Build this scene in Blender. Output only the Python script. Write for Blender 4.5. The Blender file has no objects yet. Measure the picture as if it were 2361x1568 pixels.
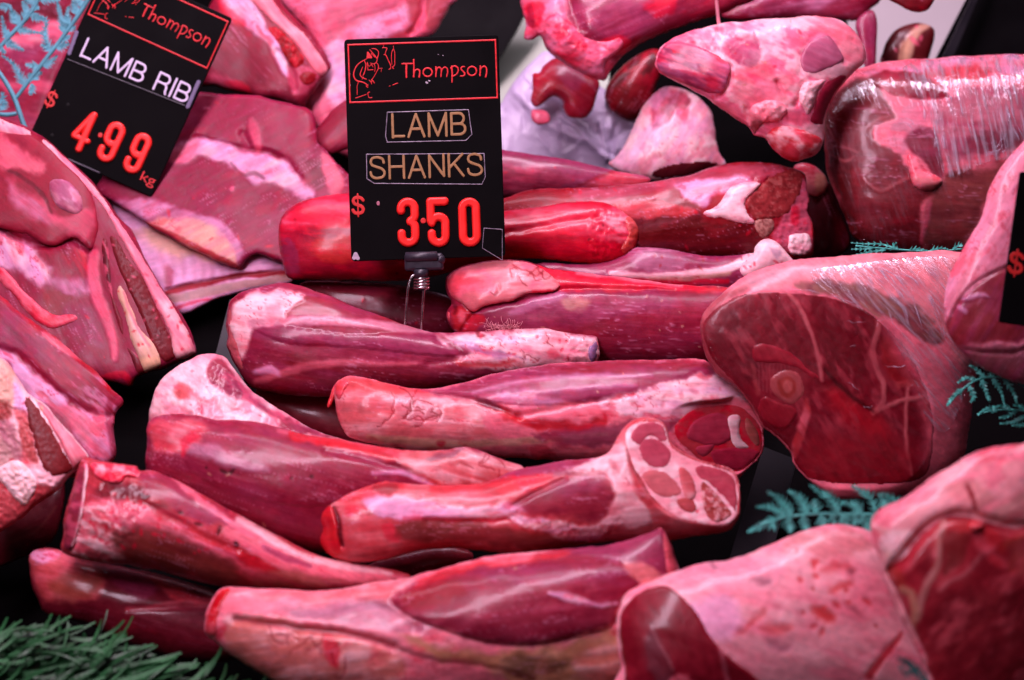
import bpy, math, random
import numpy as np
from mathutils import Vector, Matrix

S = bpy.context.scene
COL = S.collection
# ------------------------------------------------------------------ camera
FW, FH = 2361.0, 1568.0              # units the layout was measured in
LENS, SENSOR = 85.0, 36.0
PITCH = math.radians(40)
DIST = 1.42
TGT = Vector((0, 0, 0.035))
cam_d = bpy.data.cameras.new('camera')
cam = bpy.data.objects.new('camera', cam_d); COL.objects.link(cam)
cam.location = TGT + Vector((0, -math.cos(PITCH), math.sin(PITCH))) * DIST
cam.rotation_euler = (math.radians(90) - PITCH, 0, 0)
cam_d.lens = LENS; cam_d.sensor_width = SENSOR
cam_d.clip_start = 0.01; cam_d.clip_end = 50
cam_d.dof.use_dof = True
cam_d.dof.focus_distance = 1.385
cam_d.dof.aperture_fstop = 6.3
S.camera = cam
# ------------------------------------------------------------------ world, exposure
W = bpy.data.worlds.new('World'); S.world = W; W.use_nodes = True
W.node_tree.nodes['Background'].inputs[0].default_value = (0.55, 0.45, 0.6, 1)
W.node_tree.nodes['Background'].inputs[1].default_value = 0.022
S.view_settings.view_transform = 'Standard'; S.view_settings.look = 'None'
S.view_settings.exposure = 0.0; S.view_settings.gamma = 1.0
S.view_settings.use_curve_mapping = False
S.render.engine = 'CYCLES'
S.cycles.use_denoising = True
S.cycles.max_bounces = 6
S.cycles.transparent_max_bounces = 12
S.cycles.caustics_reflective = False; S.cycles.caustics_refractive = False
# ------------------------------------------------------------------ lamps of the display case
def area(name, loc, tgt, sx, sy, power, color):
    d = bpy.data.lights.new(name, 'AREA'); d.shape = 'RECTANGLE'
    d.size = sx; d.size_y = sy; d.energy = power; d.color = color
    o = bpy.data.objects.new(name, d); COL.objects.link(o)
    o.location = loc
    o.rotation_euler = (Vector(tgt) - Vector(loc)).to_track_quat('-Z', 'Y').to_euler()
    return o
area('case_tube_front', (-0.15, 0.11, 0.80), (-0.02, 0.04, 0), 1.3, 0.11, 13.2, (1.0, 0.715, 0.92))
area('case_tube_back', (0.05, 0.50, 0.62), (0, 0.12, 0), 1.2, 0.10, 3.2, (0.96, 0.78, 1.0))
area('room_light', (-0.35, -1.1, 1.5), (0, 0, 0), 1.2, 0.5, 0.5, (1.0, 0.76, 0.88))
# ------------------------------------------------------------------ from the frame to the counter
CL = np.array(cam.location)
FWD = np.array((0, math.cos(PITCH), -math.sin(PITCH)))
RGT = np.array((1.0, 0, 0))
UPV = np.cross(RGT, FWD)
KPX = SENSOR / LENS / FW
MPP = DIST * KPX                      # metres per layout unit near the focus
def ray(px, py):
    px = np.asarray(px, float); py = np.asarray(py, float)
    return FWD + ((px - FW/2)*KPX)[..., None]*RGT - ((py - FH/2)*KPX)[..., None]*UPV
def at(px, py, h):
    d = ray(px, py); t = (h - CL[2]) / d[..., 2]
    return CL + d * t[..., None] if d.ndim > 1 else CL + d*t
def plane_at(px, py, h, tilt=0.0, roll=0.0, off=0.0):
    p = at(px, py, h)
    n = -FWD*(1-tilt) + np.array((0, 0, 1.0))*tilt + RGT*roll
    n /= np.linalg.norm(n)
    return (p - FWD*off, n)
def unproj(px, py, pl, hpx=0.0):
    d = ray(px, py)
    t = ((pl[0]-CL) @ pl[1]) / (d @ pl[1])
    t = t - np.asarray(hpx)*MPP
    return CL + d*t[..., None]
ZT = {0: (0, 0, 1), 1: (0, 0, .3419), 2: (749.3, 0, .3419), 3: (1498.7, 0, .3676), 4: (0, 518.8, .3419), 5: (749.3, 518.8, .3419),
      6: (1498.7, 518.8, .3676), 7: (0, 991.4, .3676), 8: (749.3, 991.4, .3676), 9: (1498.7, 991.4, .3676)}
def zt(pts, z):
    a = np.asarray(pts, float); x0, y0, s = ZT[z]
    return np.stack([x0 + a[:, 0]*s, y0 + a[:, 1]*s], 1)
# ------------------------------------------------------------------ numpy helpers
def catmull(P, n=3, closed=True):
    P = np.asarray(P, float); m = len(P); out = []
    rng = range(m) if closed else range(m-1)
    for i in rng:
        if closed: a, b, c, d = P[i-1], P[i], P[(i+1) % m], P[(i+2) % m]
        else: a, b, c, d = P[max(i-1, 0)], P[i], P[i+1], P[min(i+2, m-1)]
        for k in range(n):
            t = k/n
            out.append(.5*(2*b + (c-a)*t + (2*a-5*b+4*c-d)*t*t + (3*b-a-3*c+d)*t**3))
    if not closed: out.append(P[-1])
    return np.array(out)
def seg_dist(P, X, Y, closed=True, wid=None):
    D = np.full(X.shape, 1e9); n = len(P); T = None if wid is None else np.zeros(X.shape)
    for i in range(n if closed else n-1):
        ax, ay = P[i]; bx, by = P[(i+1) % n]
        dx, dy = bx-ax, by-ay; L = dx*dx+dy*dy + 1e-9
        t = np.clip(((X-ax)*dx + (Y-ay)*dy)/L, 0, 1)
        d = (X-ax-t*dx)**2 + (Y-ay-t*dy)**2
        if wid is not None:
            k = d < D
            T = np.where(k, wid[i]*(1-t)+wid[min(i+1, n-1)]*t, T)
        D = np.minimum(D, d)
    return (np.sqrt(D), T) if wid is not None else np.sqrt(D)
def inside(P, X, Y):
    r = np.zeros(X.shape, bool); n = len(P)
    for i in range(n):
        ax, ay = P[i]; bx, by = P[(i+1) % n]
        if ay == by: continue
        c = (ay > Y) != (by > Y)
        r ^= c & (X < (bx-ax)*(Y-ay)/(by-ay) + ax)
    return r
def sdf(P, X, Y):
    d = seg_dist(P, X, Y)
    return np.where(inside(P, X, Y), d, -d)
def sst(a, b, x):
    t = np.clip((x-a)/(b-a+1e-9), 0, 1); return t*t*(3-2*t)
_R = np.random.RandomState(7).rand(256, 256)
def vn(U, V, seed):
    U = U + seed*17.31; V = V + seed*41.7
    i = np.floor(U).astype(int); j = np.floor(V).astype(int)
    fu = U-i; fv = V-j; fu = fu*fu*(3-2*fu); fv = fv*fv*(3-2*fv)
    g = lambda a, b: _R[a & 255, b & 255]
    return (g(i, j)*(1-fu)+g(i+1, j)*fu)*(1-fv) + (g(i, j+1)*(1-fu)+g(i+1, j+1)*fu)*fv
def fbm(U, V, seed, o=3):
    s = 0; a = 1; t = 0
    for k in range(o):
        s = s + a*vn(U*2**k, V*2**k, seed+k*3); t += a; a *= .55
    return s/t
def poisson(M, h):
    """solve lap(u) = -2 inside the mask, u = 0 outside"""
    ny, nx = M.shape; u = np.zeros((ny, nx)); Mf = M.astype(float)
    n = max(16, min(ny, nx)); om = 2/(1+math.pi/n)
    jj, ii = np.meshgrid(np.arange(nx), np.arange(ny))
    R = Mf*((ii+jj) % 2 == 0); B = Mf*((ii+jj) % 2 == 1)
    rhs = 2*h*h
    for _ in range(int(2.2*n)+30):
        for K in (R, B):
            s = np.zeros_like(u)
            s[1:-1, 1:-1] = u[:-2, 1:-1]+u[2:, 1:-1]+u[1:-1, :-2]+u[1:-1, 2:]
            u += K*om*((s+rhs)/4-u)
    return np.maximum(u, 0)
# ------------------------------------------------------------------ colours (linear base colours)
M_ = (.43, .050, .118); MD = (.25, .032, .066); MP = (.46, .098, .215); MR = (.79, .020, .105); MB = (.32, .09, .095)
F_ = (.98, .74, .76); FP = (.90, .27, .385); FY = (.88, .61, .45); WL = (.86, .55, .74); BL = (.14, .02, .035); SAL = (.93, .36, .43)
CR = (.80, .55, .44)
# ------------------------------------------------------------------ materials
def new_mat(name):
    m = bpy.data.materials.new(name); m.use_nodes = True
    return m, m.node_tree.nodes, m.node_tree.links, m.node_tree.nodes['Principled BSDF']
def meat_material(name, rough=.38, coat=.30, sss=.2):
    m, N, L, b = new_mat(name)
    at_ = N.new('ShaderNodeAttribute'); at_.attribute_name = 'tint'
    fb = N.new('ShaderNodeAttribute'); fb.attribute_name = 'fibre'
    mp = N.new('ShaderNodeMapping'); mp.inputs['Scale'].default_value = (90, 520, 200)
    L.new(fb.outputs['Vector'], mp.inputs['Vector'])
    n1 = N.new('ShaderNodeTexNoise'); n1.inputs['Scale'].default_value = 1; n1.inputs['Detail'].default_value = 5
    L.new(mp.outputs[0], n1.inputs['Vector'])
    n2 = N.new('ShaderNodeTexNoise'); n2.inputs['Scale'].default_value = 190; n2.inputs['Detail'].default_value = 4
    L.new(fb.outputs['Vector'], n2.inputs['Vector'])
    n3 = N.new('ShaderNodeTexNoise'); n3.inputs['Scale'].default_value = 900; n3.inputs['Detail'].default_value = 2
    L.new(fb.outputs['Vector'], n3.inputs['Vector'])
    mr = N.new('ShaderNodeMapRange'); mr.inputs[1].default_value = .3; mr.inputs[2].default_value = .7
    mr.inputs[3].default_value = .90; mr.inputs[4].default_value = 1.09
    L.new(n1.outputs['Fac'], mr.inputs[0])
    mr2 = N.new('ShaderNodeMapRange'); mr2.inputs[1].default_value = .3; mr2.inputs[2].default_value = .7
    mr2.inputs[3].default_value = .85; mr2.inputs[4].default_value = 1.12
    L.new(n2.outputs['Fac'], mr2.inputs[0])
    mu = N.new('ShaderNodeMath'); mu.operation = 'MULTIPLY'
    L.new(mr.outputs[0], mu.inputs[0]); L.new(mr2.outputs[0], mu.inputs[1])
    vm = N.new('ShaderNodeVectorMath'); vm.operation = 'SCALE'
    L.new(at_.outputs['Color'], vm.inputs[0]); L.new(mu.outputs[0], vm.inputs['Scale'])
    L.new(vm.outputs[0], b.inputs['Base Color'])
    rr = N.new('ShaderNodeMapRange'); rr.inputs[1].default_value = .3; rr.inputs[2].default_value = .7
    rr.inputs[3].default_value = rough-.1; rr.inputs[4].default_value = rough+.17
    L.new(n2.outputs['Fac'], rr.inputs[0]); L.new(rr.outputs[0], b.inputs['Roughness'])
    ad = N.new('ShaderNodeMath'); ad.operation = 'ADD'
    s1 = N.new('ShaderNodeMath'); s1.operation = 'MULTIPLY'; s1.inputs[1].default_value = .45
    L.new(n1.outputs['Fac'], s1.inputs[0]); L.new(s1.outputs[0], ad.inputs[0])
    s2 = N.new('ShaderNodeMath'); s2.operation = 'MULTIPLY'; s2.inputs[1].default_value = 1.6
    L.new(n2.outputs['Fac'], s2.inputs[0])
    ad2 = N.new('ShaderNodeMath'); ad2.operation = 'ADD'
    L.new(s2.outputs[0], ad.inputs[1]); L.new(ad.outputs[0], ad2.inputs[0])
    s3 = N.new('ShaderNodeMath'); s3.operation = 'MULTIPLY'; s3.inputs[1].default_value = .25
    L.new(n3.outputs['Fac'], s3.inputs[0]); L.new(s3.outputs[0], ad2.inputs[1])
    bp = N.new('ShaderNodeBump'); bp.inputs['Strength'].default_value = .24; bp.inputs['Distance'].default_value = .0008
    L.new(ad2.outputs[0], bp.inputs['Height']); L.new(bp.outputs[0], b.inputs['Normal'])
    b.inputs['Specular IOR Level'].default_value = .14
    b.inputs['Coat Weight'].default_value = coat; b.inputs['Coat Roughness'].default_value = .17
    b.inputs['Subsurface Weight'].default_value = sss
    b.inputs['Subsurface Radius'].default_value = (1, .25, .2); b.inputs['Subsurface Scale'].default_value = .0035
    return m
MEAT = meat_material('wet_raw_meat')
RIBM = meat_material('moist_rib_meat', rough=.42, coat=.07, sss=.2)
CUT = meat_material('cut_meat_surface', rough=.45, coat=.05, sss=.12)
def simple_mat(name, col, rough=.5, metal=0, bump=None, spec=.5, var=.12, scale=120, coat=0):
    m, N, L, b = new_mat(name)
    tc = N.new('ShaderNodeTexCoord'); n = N.new('ShaderNodeTexNoise'); n.inputs['Scale'].default_value = scale; n.inputs['Detail'].default_value = 5
    L.new(tc.outputs['Object'], n.inputs['Vector'])
    mr = N.new('ShaderNodeMapRange'); mr.inputs[1].default_value = .3; mr.inputs[2].default_value = .7
    mr.inputs[3].default_value = 1-var; mr.inputs[4].default_value = 1+var
    L.new(n.outputs['Fac'], mr.inputs[0])
    vm = N.new('ShaderNodeVectorMath'); vm.operation = 'SCALE'; vm.inputs[0].default_value = col
    L.new(mr.outputs[0], vm.inputs['Scale']); L.new(vm.outputs[0], b.inputs['Base Color'])
    mq = N.new('ShaderNodeMapRange'); mq.inputs[1].default_value = .3; mq.inputs[2].default_value = .7
    mq.inputs[3].default_value = max(.04, rough-.08); mq.inputs[4].default_value = rough+.12
    L.new(n.outputs['Fac'], mq.inputs[0]); L.new(mq.outputs[0], b.inputs['Roughness'])
    b.inputs['Metallic'].default_value = metal; b.inputs['Specular IOR Level'].default_value = spec
    b.inputs['Coat Weight'].default_value = coat
    if bump:
        bp = N.new('ShaderNodeBump'); bp.inputs['Strength'].default_value = bump; bp.inputs['Distance'].default_value = .001
        L.new(n.outputs['Fac'], bp.inputs['Height']); L.new(bp.outputs[0], b.inputs['Normal'])
    return m
BLACKP = simple_mat('black_sign_plastic', (.003, .0026, .003), .55, var=.25, scale=40, spec=.05)
TRAY = simple_mat('black_tray_plastic', (.0025, .002, .0025), .5, var=.3, scale=30, spec=.05)
BEDM = simple_mat('black_counter_surface', (.0022, .0018, .002), .7, var=.3, scale=30, spec=.02)
DIVID = simple_mat('smoky_divider_plastic', (.011, .009, .013), .4, var=.25, spec=.2, scale=25)
REDP = simple_mat('raised_red_plastic', (.98, .022, .018), .42, var=.03, spec=.5)
REDI = simple_mat('printed_red_ink', (.72, .014, .02), .5, var=.25, scale=500)
REDD = simple_mat('printed_dark_red_ink', (.66, .02, .018), .5, var=.15, scale=500)
GOLD = simple_mat('gold_letter_print', (.36, .20, .075), .45, var=.12, scale=600)
WHITEL = simple_mat('white_letter_print', (.74, .66, .86), .5, var=.05)
STEEL = simple_mat('steel_wire', (.55, .52, .52), .22, metal=1, var=.1)
CLIPM = simple_mat('dark_clip_plastic', (.022, .017, .028), .42, var=.2, bump=.1, scale=300)
TEAL = simple_mat('teal_fern_plastic', (.10, .56, .47), .45, var=.3, scale=90)
TEALB = simple_mat('blue_fern_plastic', (.09, .33, .40), .55, var=.25, scale=90)
GRASSM = simple_mat('green_shredded_paper', (.010, .078, .020), .5, var=.6, scale=60)
BOARD = simple_mat('pale_green_board', (.44, .50, .40), .5, var=.1, scale=30, bump=.1)
WALLM = simple_mat('pale_case_wall', (.42, .38, .38), .5, var=.08, scale=10)
EDGEM = simple_mat('clear_tape_edge', (.30, .26, .33), .25, var=.6, scale=220)
SCRATCH = simple_mat('chipped_white_paint', (.5, .42, .5), .6, var=.2, scale=300)
def film_material():
    m, N, L, b = new_mat('cling_film')
    out = N['Material Output']; N.remove(b)
    fb = N.new('ShaderNodeAttribute'); fb.attribute_name = 'fibre'
    mp = N.new('ShaderNodeMapping'); mp.inputs['Scale'].default_value = (42, 420, 100); mp.inputs['Rotation'].default_value = (0, 0, 0)
    L.new(fb.outputs['Vector'], mp.inputs['Vector'])
    n = N.new('ShaderNodeTexNoise'); n.inputs['Scale'].default_value = 1; n.inputs['Detail'].default_value = 4
    L.new(mp.outputs[0], n.inputs['Vector'])
    n2 = N.new('ShaderNodeTexNoise'); n2.inputs['Scale'].default_value = 55; n2.inputs['Detail'].default_value = 3
    L.new(fb.outputs['Vector'], n2.inputs['Vector'])
    ad = N.new('ShaderNodeMath'); ad.operation = 'ADD'; L.new(n.outputs['Fac'], ad.inputs[0]); L.new(n2.outputs['Fac'], ad.inputs[1])
    bp = N.new('ShaderNodeBump'); bp.inputs['Strength'].default_value = .7; bp.inputs['Distance'].default_value = .0018
    L.new(ad.outputs[0], bp.inputs['Height'])
    g = N.new('ShaderNodeBsdfGlossy'); g.inputs['Roughness'].default_value = .13; g.inputs['Color'].default_value = (1, .97, 1, 1)
    L.new(bp.outputs[0], g.inputs['Normal'])
    t = N.new('ShaderNodeBsdfTransparent'); t.inputs['Color'].default_value = (.99, .985, .99, 1)
    d = N.new('ShaderNodeBsdfDiffuse'); d.inputs['Color'].default_value = (.72, .62, .74, 1)
    a = N.new('ShaderNodeAttribute'); a.attribute_name = 'tint'
    # streaks of gathered film are milkier
    r = N.new('ShaderNodeMapRange'); r.inputs[1].default_value = .52; r.inputs[2].default_value = .74; r.inputs[3].default_value = 0; r.inputs[4].default_value = .46
    L.new(n.outputs['Fac'], r.inputs[0])
    sp = N.new('ShaderNodeSeparateColor'); L.new(a.outputs['Color'], sp.inputs[0])
    mu = N.new('ShaderNodeMath'); mu.operation = 'MULTIPLY'; L.new(r.outputs[0], mu.inputs[0]); L.new(sp.outputs[0], mu.inputs[1])
    m1 = N.new('ShaderNodeMixShader'); L.new(mu.outputs[0], m1.inputs[0]); L.new(t.outputs[0], m1.inputs[1]); L.new(d.outputs[0], m1.inputs[2])
    fr = N.new('ShaderNodeFresnel'); fr.inputs['IOR'].default_value = 1.5; L.new(bp.outputs[0], fr.inputs['Normal'])
    sr = N.new('ShaderNodeMapRange'); sr.inputs[1].default_value = .45; sr.inputs[2].default_value = .7; sr.inputs[3].default_value = .10; sr.inputs[4].default_value = .55
    L.new(n.outputs['Fac'], sr.inputs[0])
    fm = N.new('ShaderNodeMath'); fm.operation = 'MULTIPLY'; L.new(fr.outputs[0], fm.inputs[0]); L.new(sr.outputs[0], fm.inputs[1])
    tq = N.new('ShaderNodeMapRange'); tq.inputs[3].default_value = .25; L.new(sp.outputs[0], tq.inputs[0])
    fm2 = N.new('ShaderNodeMath'); fm2.operation = 'MULTIPLY'; L.new(fm.outputs[0], fm2.inputs[0]); L.new(tq.outputs[0], fm2.inputs[1])
    m2 = N.new('ShaderNodeMixShader'); L.new(fm2.outputs[0], m2.inputs[0]); L.new(m1.outputs[0], m2.inputs[1]); L.new(g.outputs[0], m2.inputs[2])
    L.new(m2.outputs[0], out.inputs['Surface'])
    return m
FILM = film_material()
# ------------------------------------------------------------------ object helpers
def tag(o, label=None, cat=None, group=None, kind=None):
    if label: o['label'] = label
    if cat: o['category'] = cat
    if group: o['group'] = group
    if kind: o['kind'] = kind
    return o
def link_mesh(name, V, Fc, mat, parent=None, smooth=True, attrs=None, origin=None):
    V = np.asarray(V, float)
    o0 = V.mean(0) if origin is None else np.asarray(origin)
    me = bpy.data.meshes.new(name)
    me.from_pydata((V-o0).tolist(), [], Fc if isinstance(Fc, list) else Fc.tolist())
    if smooth: me.polygons.foreach_set('use_smooth', np.ones(len(me.polygons), bool))
    if attrs:
        for k, (typ, arr) in attrs.items():
            a = me.attributes.new(k, typ, 'POINT')
            a.data.foreach_set('color' if typ == 'FLOAT_COLOR' else 'vector', np.asarray(arr, np.float32).ravel())
    me.materials.append(mat); me.update()
    o = bpy.data.objects.new(name, me); COL.objects.link(o)
    if parent is not None:
        po = np.array(parent['_o'])
        o.parent = parent; o.location = o0 - po
    else: o.location = o0
    o['_o'] = list(map(float, o0))
    return o
def empty(name, loc):
    o = bpy.data.objects.new(name, None); COL.objects.link(o); o.location = loc; o['_o'] = list(map(float, loc))
    o.empty_display_size = .02
    return o
def grid_mesh(sd, X, Y, step):
    """front sheet indices for the field sd>0, with rim vertices moved onto sd=0"""
    ins = sd > 0
    q = ins[:-1, :-1] | ins[1:, :-1] | ins[:-1, 1:] | ins[1:, 1:]
    used = np.zeros_like(ins)
    used[:-1, :-1] |= q; used[1:, :-1] |= q; used[:-1, 1:] |= q; used[1:, 1:] |= q
    gy, gx = np.gradient(sd, step)
    gl = np.maximum(np.hypot(gx, gy), .35)
    rim = used & ~ins
    PX = X + np.where(rim, -sd*gx/gl**2, 0); PY = Y + np.where(rim, -sd*gy/gl**2, 0)
    return ins, used, rim, q, PX, PY
def closed_from_grid(ins, used, rim, q):
    idx = np.full(used.shape, -1); n = int(used.sum()); idx[used] = np.arange(n)
    bdx = idx.copy(); k = used & ins; bdx[k] = n + np.arange(int(k.sum()))
    def quads(I): return np.stack([I[:-1, :-1][q], I[1:, :-1][q], I[1:, 1:][q], I[:-1, 1:][q]], 1)
    ff = quads(idx); fb = quads(bdx)[:, ::-1]
    return n, k, np.concatenate([ff, fb])
SEED = [1]
def box_blur(A, r):
    for ax in (0, 1):
        p = [(0, 0), (0, 0)]; p[ax] = (r+1, r); c = np.cumsum(np.pad(A, p, mode='edge'), axis=ax); n = A.shape[ax]
        hi = np.take(c, np.arange(2*r+1, 2*r+1+n), axis=ax); lo = np.take(c, np.arange(0, n), axis=ax); A = (hi-lo)/(2*r+1)
    return A
class Piece:
    """a solid swollen from its own outline, with its own painted tissue"""
    def __init__(s, name, outline, h=.03, tilt=.3, roll=0, ratio=.85, flat=None, angle=0, base=M_, base2=MP, z=0, off=0, step=3.0,
                 anchor=None, smooth=True, bump=4, warp=5, oz=0, back=.9, mat=None, fib=.5):
        SEED[0] += 1; s.seed = SEED[0]; s.name = name; s.z = z; s.step = step; s.mat = mat or (RIBM if name == 'lamb_rib' else MEAT); s.children = []
        P = zt(outline, oz); s.P = catmull(P, 3) if smooth else P
        x0, y0 = s.P.min(0)-2.6*step; x1, y1 = s.P.max(0)+2.6*step
        xs = np.arange(x0, x1, step); ys = np.arange(y0, y1, step); s.X, s.Y = np.meshgrid(xs, ys)
        c = (s.P.min(0)+s.P.max(0))/2 if anchor is None else np.array(anchor, float)
        s.pl = plane_at(c[0], c[1], h, tilt, roll, off)
        sc = 1/38.
        wob = (fbm(s.X*sc, s.Y*sc, s.seed+200, 3)-.5)*warp*1.1
        s.sd = sdf(s.P, s.X, s.Y) + wob*.8
        ins = s.sd > 0
        u = poisson(ins, step)
        H = np.sqrt(u)
        s.flat = flat
        if flat: H = flat*np.tanh(H/flat)
        else: H = H*ratio
        a = math.radians(angle); s.U = s.X*math.cos(a)+s.Y*math.sin(a); s.V = -s.X*math.sin(a)+s.Y*math.cos(a)
        s.edge = np.clip(s.sd/14, 0, 1)
        s.H = H + s.edge*bump*(1.5 if flat else 1.8)*(fbm(s.U/110, s.V/(80 if flat else 55), s.seed+50, 1 if flat else 2)-.5)
        s.Hb = -back*H
        s.wx = (fbm(s.X/30, s.Y/30, s.seed+9, 4)-.5)*2; s.wy = (fbm(s.X/30, s.Y/30, s.seed+19, 4)-.5)*2
        n = fbm(s.U/130, s.V/22, s.seed+3, 3); n2 = fbm(s.X/60, s.Y/60, s.seed+5, 3)
        t = sst(.35, .75, .5*n+.5*n2)*fib*.75
        s.C = np.array(base)[None, None]*(1-t[..., None]) + np.array(base2)[None, None]*t[..., None]
    def _p(s, pts, z): return zt(pts, s.z if z is None else z)
    def _mask(s, P, soft, warp=None):
        w = min(14, soft*1.4+2) if warp is None else warp
        return sst(-soft, soft, sdf(P, s.X+s.wx*w, s.Y+s.wy*w))
    def mix(s, m, col):
        m = m[..., None]; s.C = s.C*(1-m)+np.array(col)[None, None]*m
    def fill(s, pts, col, soft=7, a=1.0, z=None, smooth=True, warp=None, col2=None, streak=None):
        P = s._p(pts, z); P = catmull(P, 3) if smooth else P; soft = soft*.6
        m = s._mask(P, soft, warp)*a
        if col2 is not None:
            n = .65*fbm(s.U/(streak or 110), s.V/17, s.seed+31+len(pts), 3)+.35*fbm(s.X/40, s.Y/40, s.seed+37, 3)
            t = sst(.38, .76, n)[..., None]*.8
            cc = np.array(col)[None, None]*(1-t)+np.array(col2)[None, None]*t
            s.C = s.C*(1-m[..., None])+cc*m[..., None]
        else: s.mix(m, col)
        return s
    def line(s, pts, w, col, soft=3, a=1.0, z=None, warp=4):
        P = catmull(s._p(pts, z), 4, False)
        soft = soft*.7; ws = np.interp(np.linspace(0, 1, len(P)), np.linspace(0, 1, len(w)), w) if hasattr(w, '__len__') else np.full(len(P), float(w))
        d, T = seg_dist(P, s.X+s.wx*warp, s.Y+s.wy*warp, False, ws)
        s.mix((1-sst(T-soft, T+soft, d))*a, col); return s
    def groove(s, pts, w, depth, z=None):
        P = catmull(s._p(pts, z), 4, False); d = seg_dist(P, s.X+s.wx*3, s.Y+s.wy*3, False)
        s.H = s.H - depth*np.exp(-(d/w)**2)*s.edge; return s
    def bulge(s, pts, amp, z=None, power=.5, rimcut=0):
        P = catmull(s._p(pts, z), 3); sd = sdf(P, s.X, s.Y); u = poisson(sd > 0, s.step)
        if u.max() > 0: s.H = s.H + amp*(u/u.max())**power*s.edge
        if rimcut: s.H = s.H - rimcut*np.exp(-(sd/5)**2)*s.edge
        return s
    def cut(s, pts, z=None, soft=4, push=0, smooth=True, k=1.0):
        P = s._p(pts, z); P = catmull(P, 3) if smooth else P
        sd = sdf(P, s.X, s.Y); rim = (np.abs(sd) < s.step*1.3) & (s.sd > 0); i2 = sd > 0
        x, y, v = s.X[rim], s.Y[rim], s.H[rim]
        A = np.stack([x, y, np.ones_like(x)], 1); co = np.linalg.lstsq(A, v, rcond=None)[0]
        pl = co[0]*s.X+co[1]*s.Y+co[2]-push
        m = sst(-soft, soft, sd)*k; s.H = np.where(i2 | (m > 0), s.H*(1-m)+np.minimum(s.H, pl)*m, s.H)
        s.H = np.maximum(s.H, 2+.02*np.abs(pl))
        return s
    def mottle(s, col, scale=30, stretch=3, thr=.55, soft=.1, a=.6, pts=None, z=None, seed=0, o=4):
        m = sst(thr-soft, thr+soft, fbm(s.U/(scale*stretch), s.V/scale, s.seed+77+seed, o))*a
        if pts is not None: m = m*s._mask(catmull(s._p(pts, z), 3), 10)
        s.mix(m, col); return s
    def rough(s, amp, scale=9, pts=None, z=None, seed=0):
        n = (fbm(s.X/scale, s.Y/scale, s.seed+131+seed, 3)-.5)*2*amp
        if pts is not None: n = n*s._mask(catmull(s._p(pts, z), 3), 6)
        s.H = s.H+n*s.edge; return s
    def specks(s, n, r, col, a=.7, pts=None, z=None, seed=0):
        rs = np.random.RandomState(s.seed*13+seed); Pp = catmull(s._p(pts, z), 3) if pts is not None else s.P
        lo, hi = Pp.min(0), Pp.max(0); k = 0; tries = 0
        while k < n and tries < n*20:
            tries += 1
            x, y = lo+(hi-lo)*rs.rand(2)
            if not inside(Pp, np.array([[x]]), np.array([[y]]))[0, 0]: continue
            k += 1; rr = r[0]+(r[1]-r[0])*rs.rand()
            e = 1+1.6*rs.rand(); th = rs.rand()*3.1; dx = s.X-x+s.wx*3; dy = s.Y-y+s.wy*3
            d = np.hypot((dx*math.cos(th)+dy*math.sin(th))/e, -dx*math.sin(th)+dy*math.cos(th))
            s.mix((1-sst(rr*.5, rr*1.3, d))*a, col)
        return s
    def veins(s, n, pts, col=(.42, .02, .05), w=1.6, length=60, z=None, seed=0, a=.6):
        rs = np.random.RandomState(s.seed*7+seed+5); Pp = catmull(s._p(pts, z), 3); lo, hi = Pp.min(0), Pp.max(0); k = 0; t = 0
        while k < n and t < n*30:
            t += 1
            p = lo+(hi-lo)*rs.rand(2)
            if not inside(Pp, np.array([[p[0]]]), np.array([[p[1]]]))[0, 0]: continue
            k += 1; th = rs.rand()*6.28; q = [p]
            for _ in range(5):
                th += rs.randn()*.6; p = p+np.array([math.cos(th), math.sin(th)])*length/5*(.6+.8*rs.rand()); q.append(p)
            d = seg_dist(catmull(q, 3, False), s.X, s.Y, False); s.mix((1-sst(w*.5, w*1.8, d))*a, col)
        return s
    def finish_tissue(s, sheen=.30, blood=.25):
        s.mottle((.72, .34, .48), 34, 5, .58, .18, sheen*.45, seed=1, o=3); s.mottle(MD, 20, 6, .62, .16, .12, seed=2, o=3); s.mottle(MR, 26, 2.2, .66, .1, blood*.7, seed=3)
        # blood gathers and small vessels branch on the fat, thin silverskin threads cross the lean
        fat = sst(.40, .58, s.C.mean(-1)); patch = fbm(s.X/95, s.Y/70, s.seed+401, 2)
        s.mix(sst(.54, .68, fbm(s.U/46, s.V/20, s.seed+405, 4))*fat*(.30+blood*.8)*sst(.40, .62, patch), (.80, .06, .13))
        rn = np.abs(fbm(s.U/46, s.V/26, s.seed+411, 4)-.5); s.mix((1-sst(.004, .020, rn))*fat*sst(.44, .58, patch)*.55, (.62, .03, .10))
        rn = np.abs(fbm(s.U/150, s.V/13, s.seed+421, 3)-.5); s.mix((1-sst(.004, .022, rn))*(1-fat)*sst(.46, .62, 1-patch)*.42, (.80, .46, .60))
        # fine membrane threads and dark grooves running with the grain
        s.mottle((.80, .50, .62), 4.2, 16, .66, .06, sheen*.35, seed=21, o=3); s.mottle((.22, .02, .05), 4.6, 9, .67, .06, .10, seed=24, o=3)
        s.H = s.H+s.edge*.12*(fbm(s.U/85, s.V/9, s.seed+301, 3)-.5)*2
        return s
    def part(s, name, pts, base=None, base2=None, amp=6, z=None, mat=None, thick=7, smooth=True, parent=None, fib=.5, flat=None, lip=1.6, angle=None):
        P = s._p(pts, z); P = catmull(P, 3) if smooth else P
        lo = P.min(0)-3*s.step; hi = P.max(0)+3*s.step
        j0 = max(0, int((lo[0]-s.X[0, 0])/s.step)); j1 = min(s.X.shape[1], int((hi[0]-s.X[0, 0])/s.step)+2)
        i0 = max(0, int((lo[1]-s.Y[0, 0])/s.step)); i1 = min(s.X.shape[0], int((hi[1]-s.Y[0, 0])/s.step)+2)
        w = (slice(i0, i1), slice(j0, j1))
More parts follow.
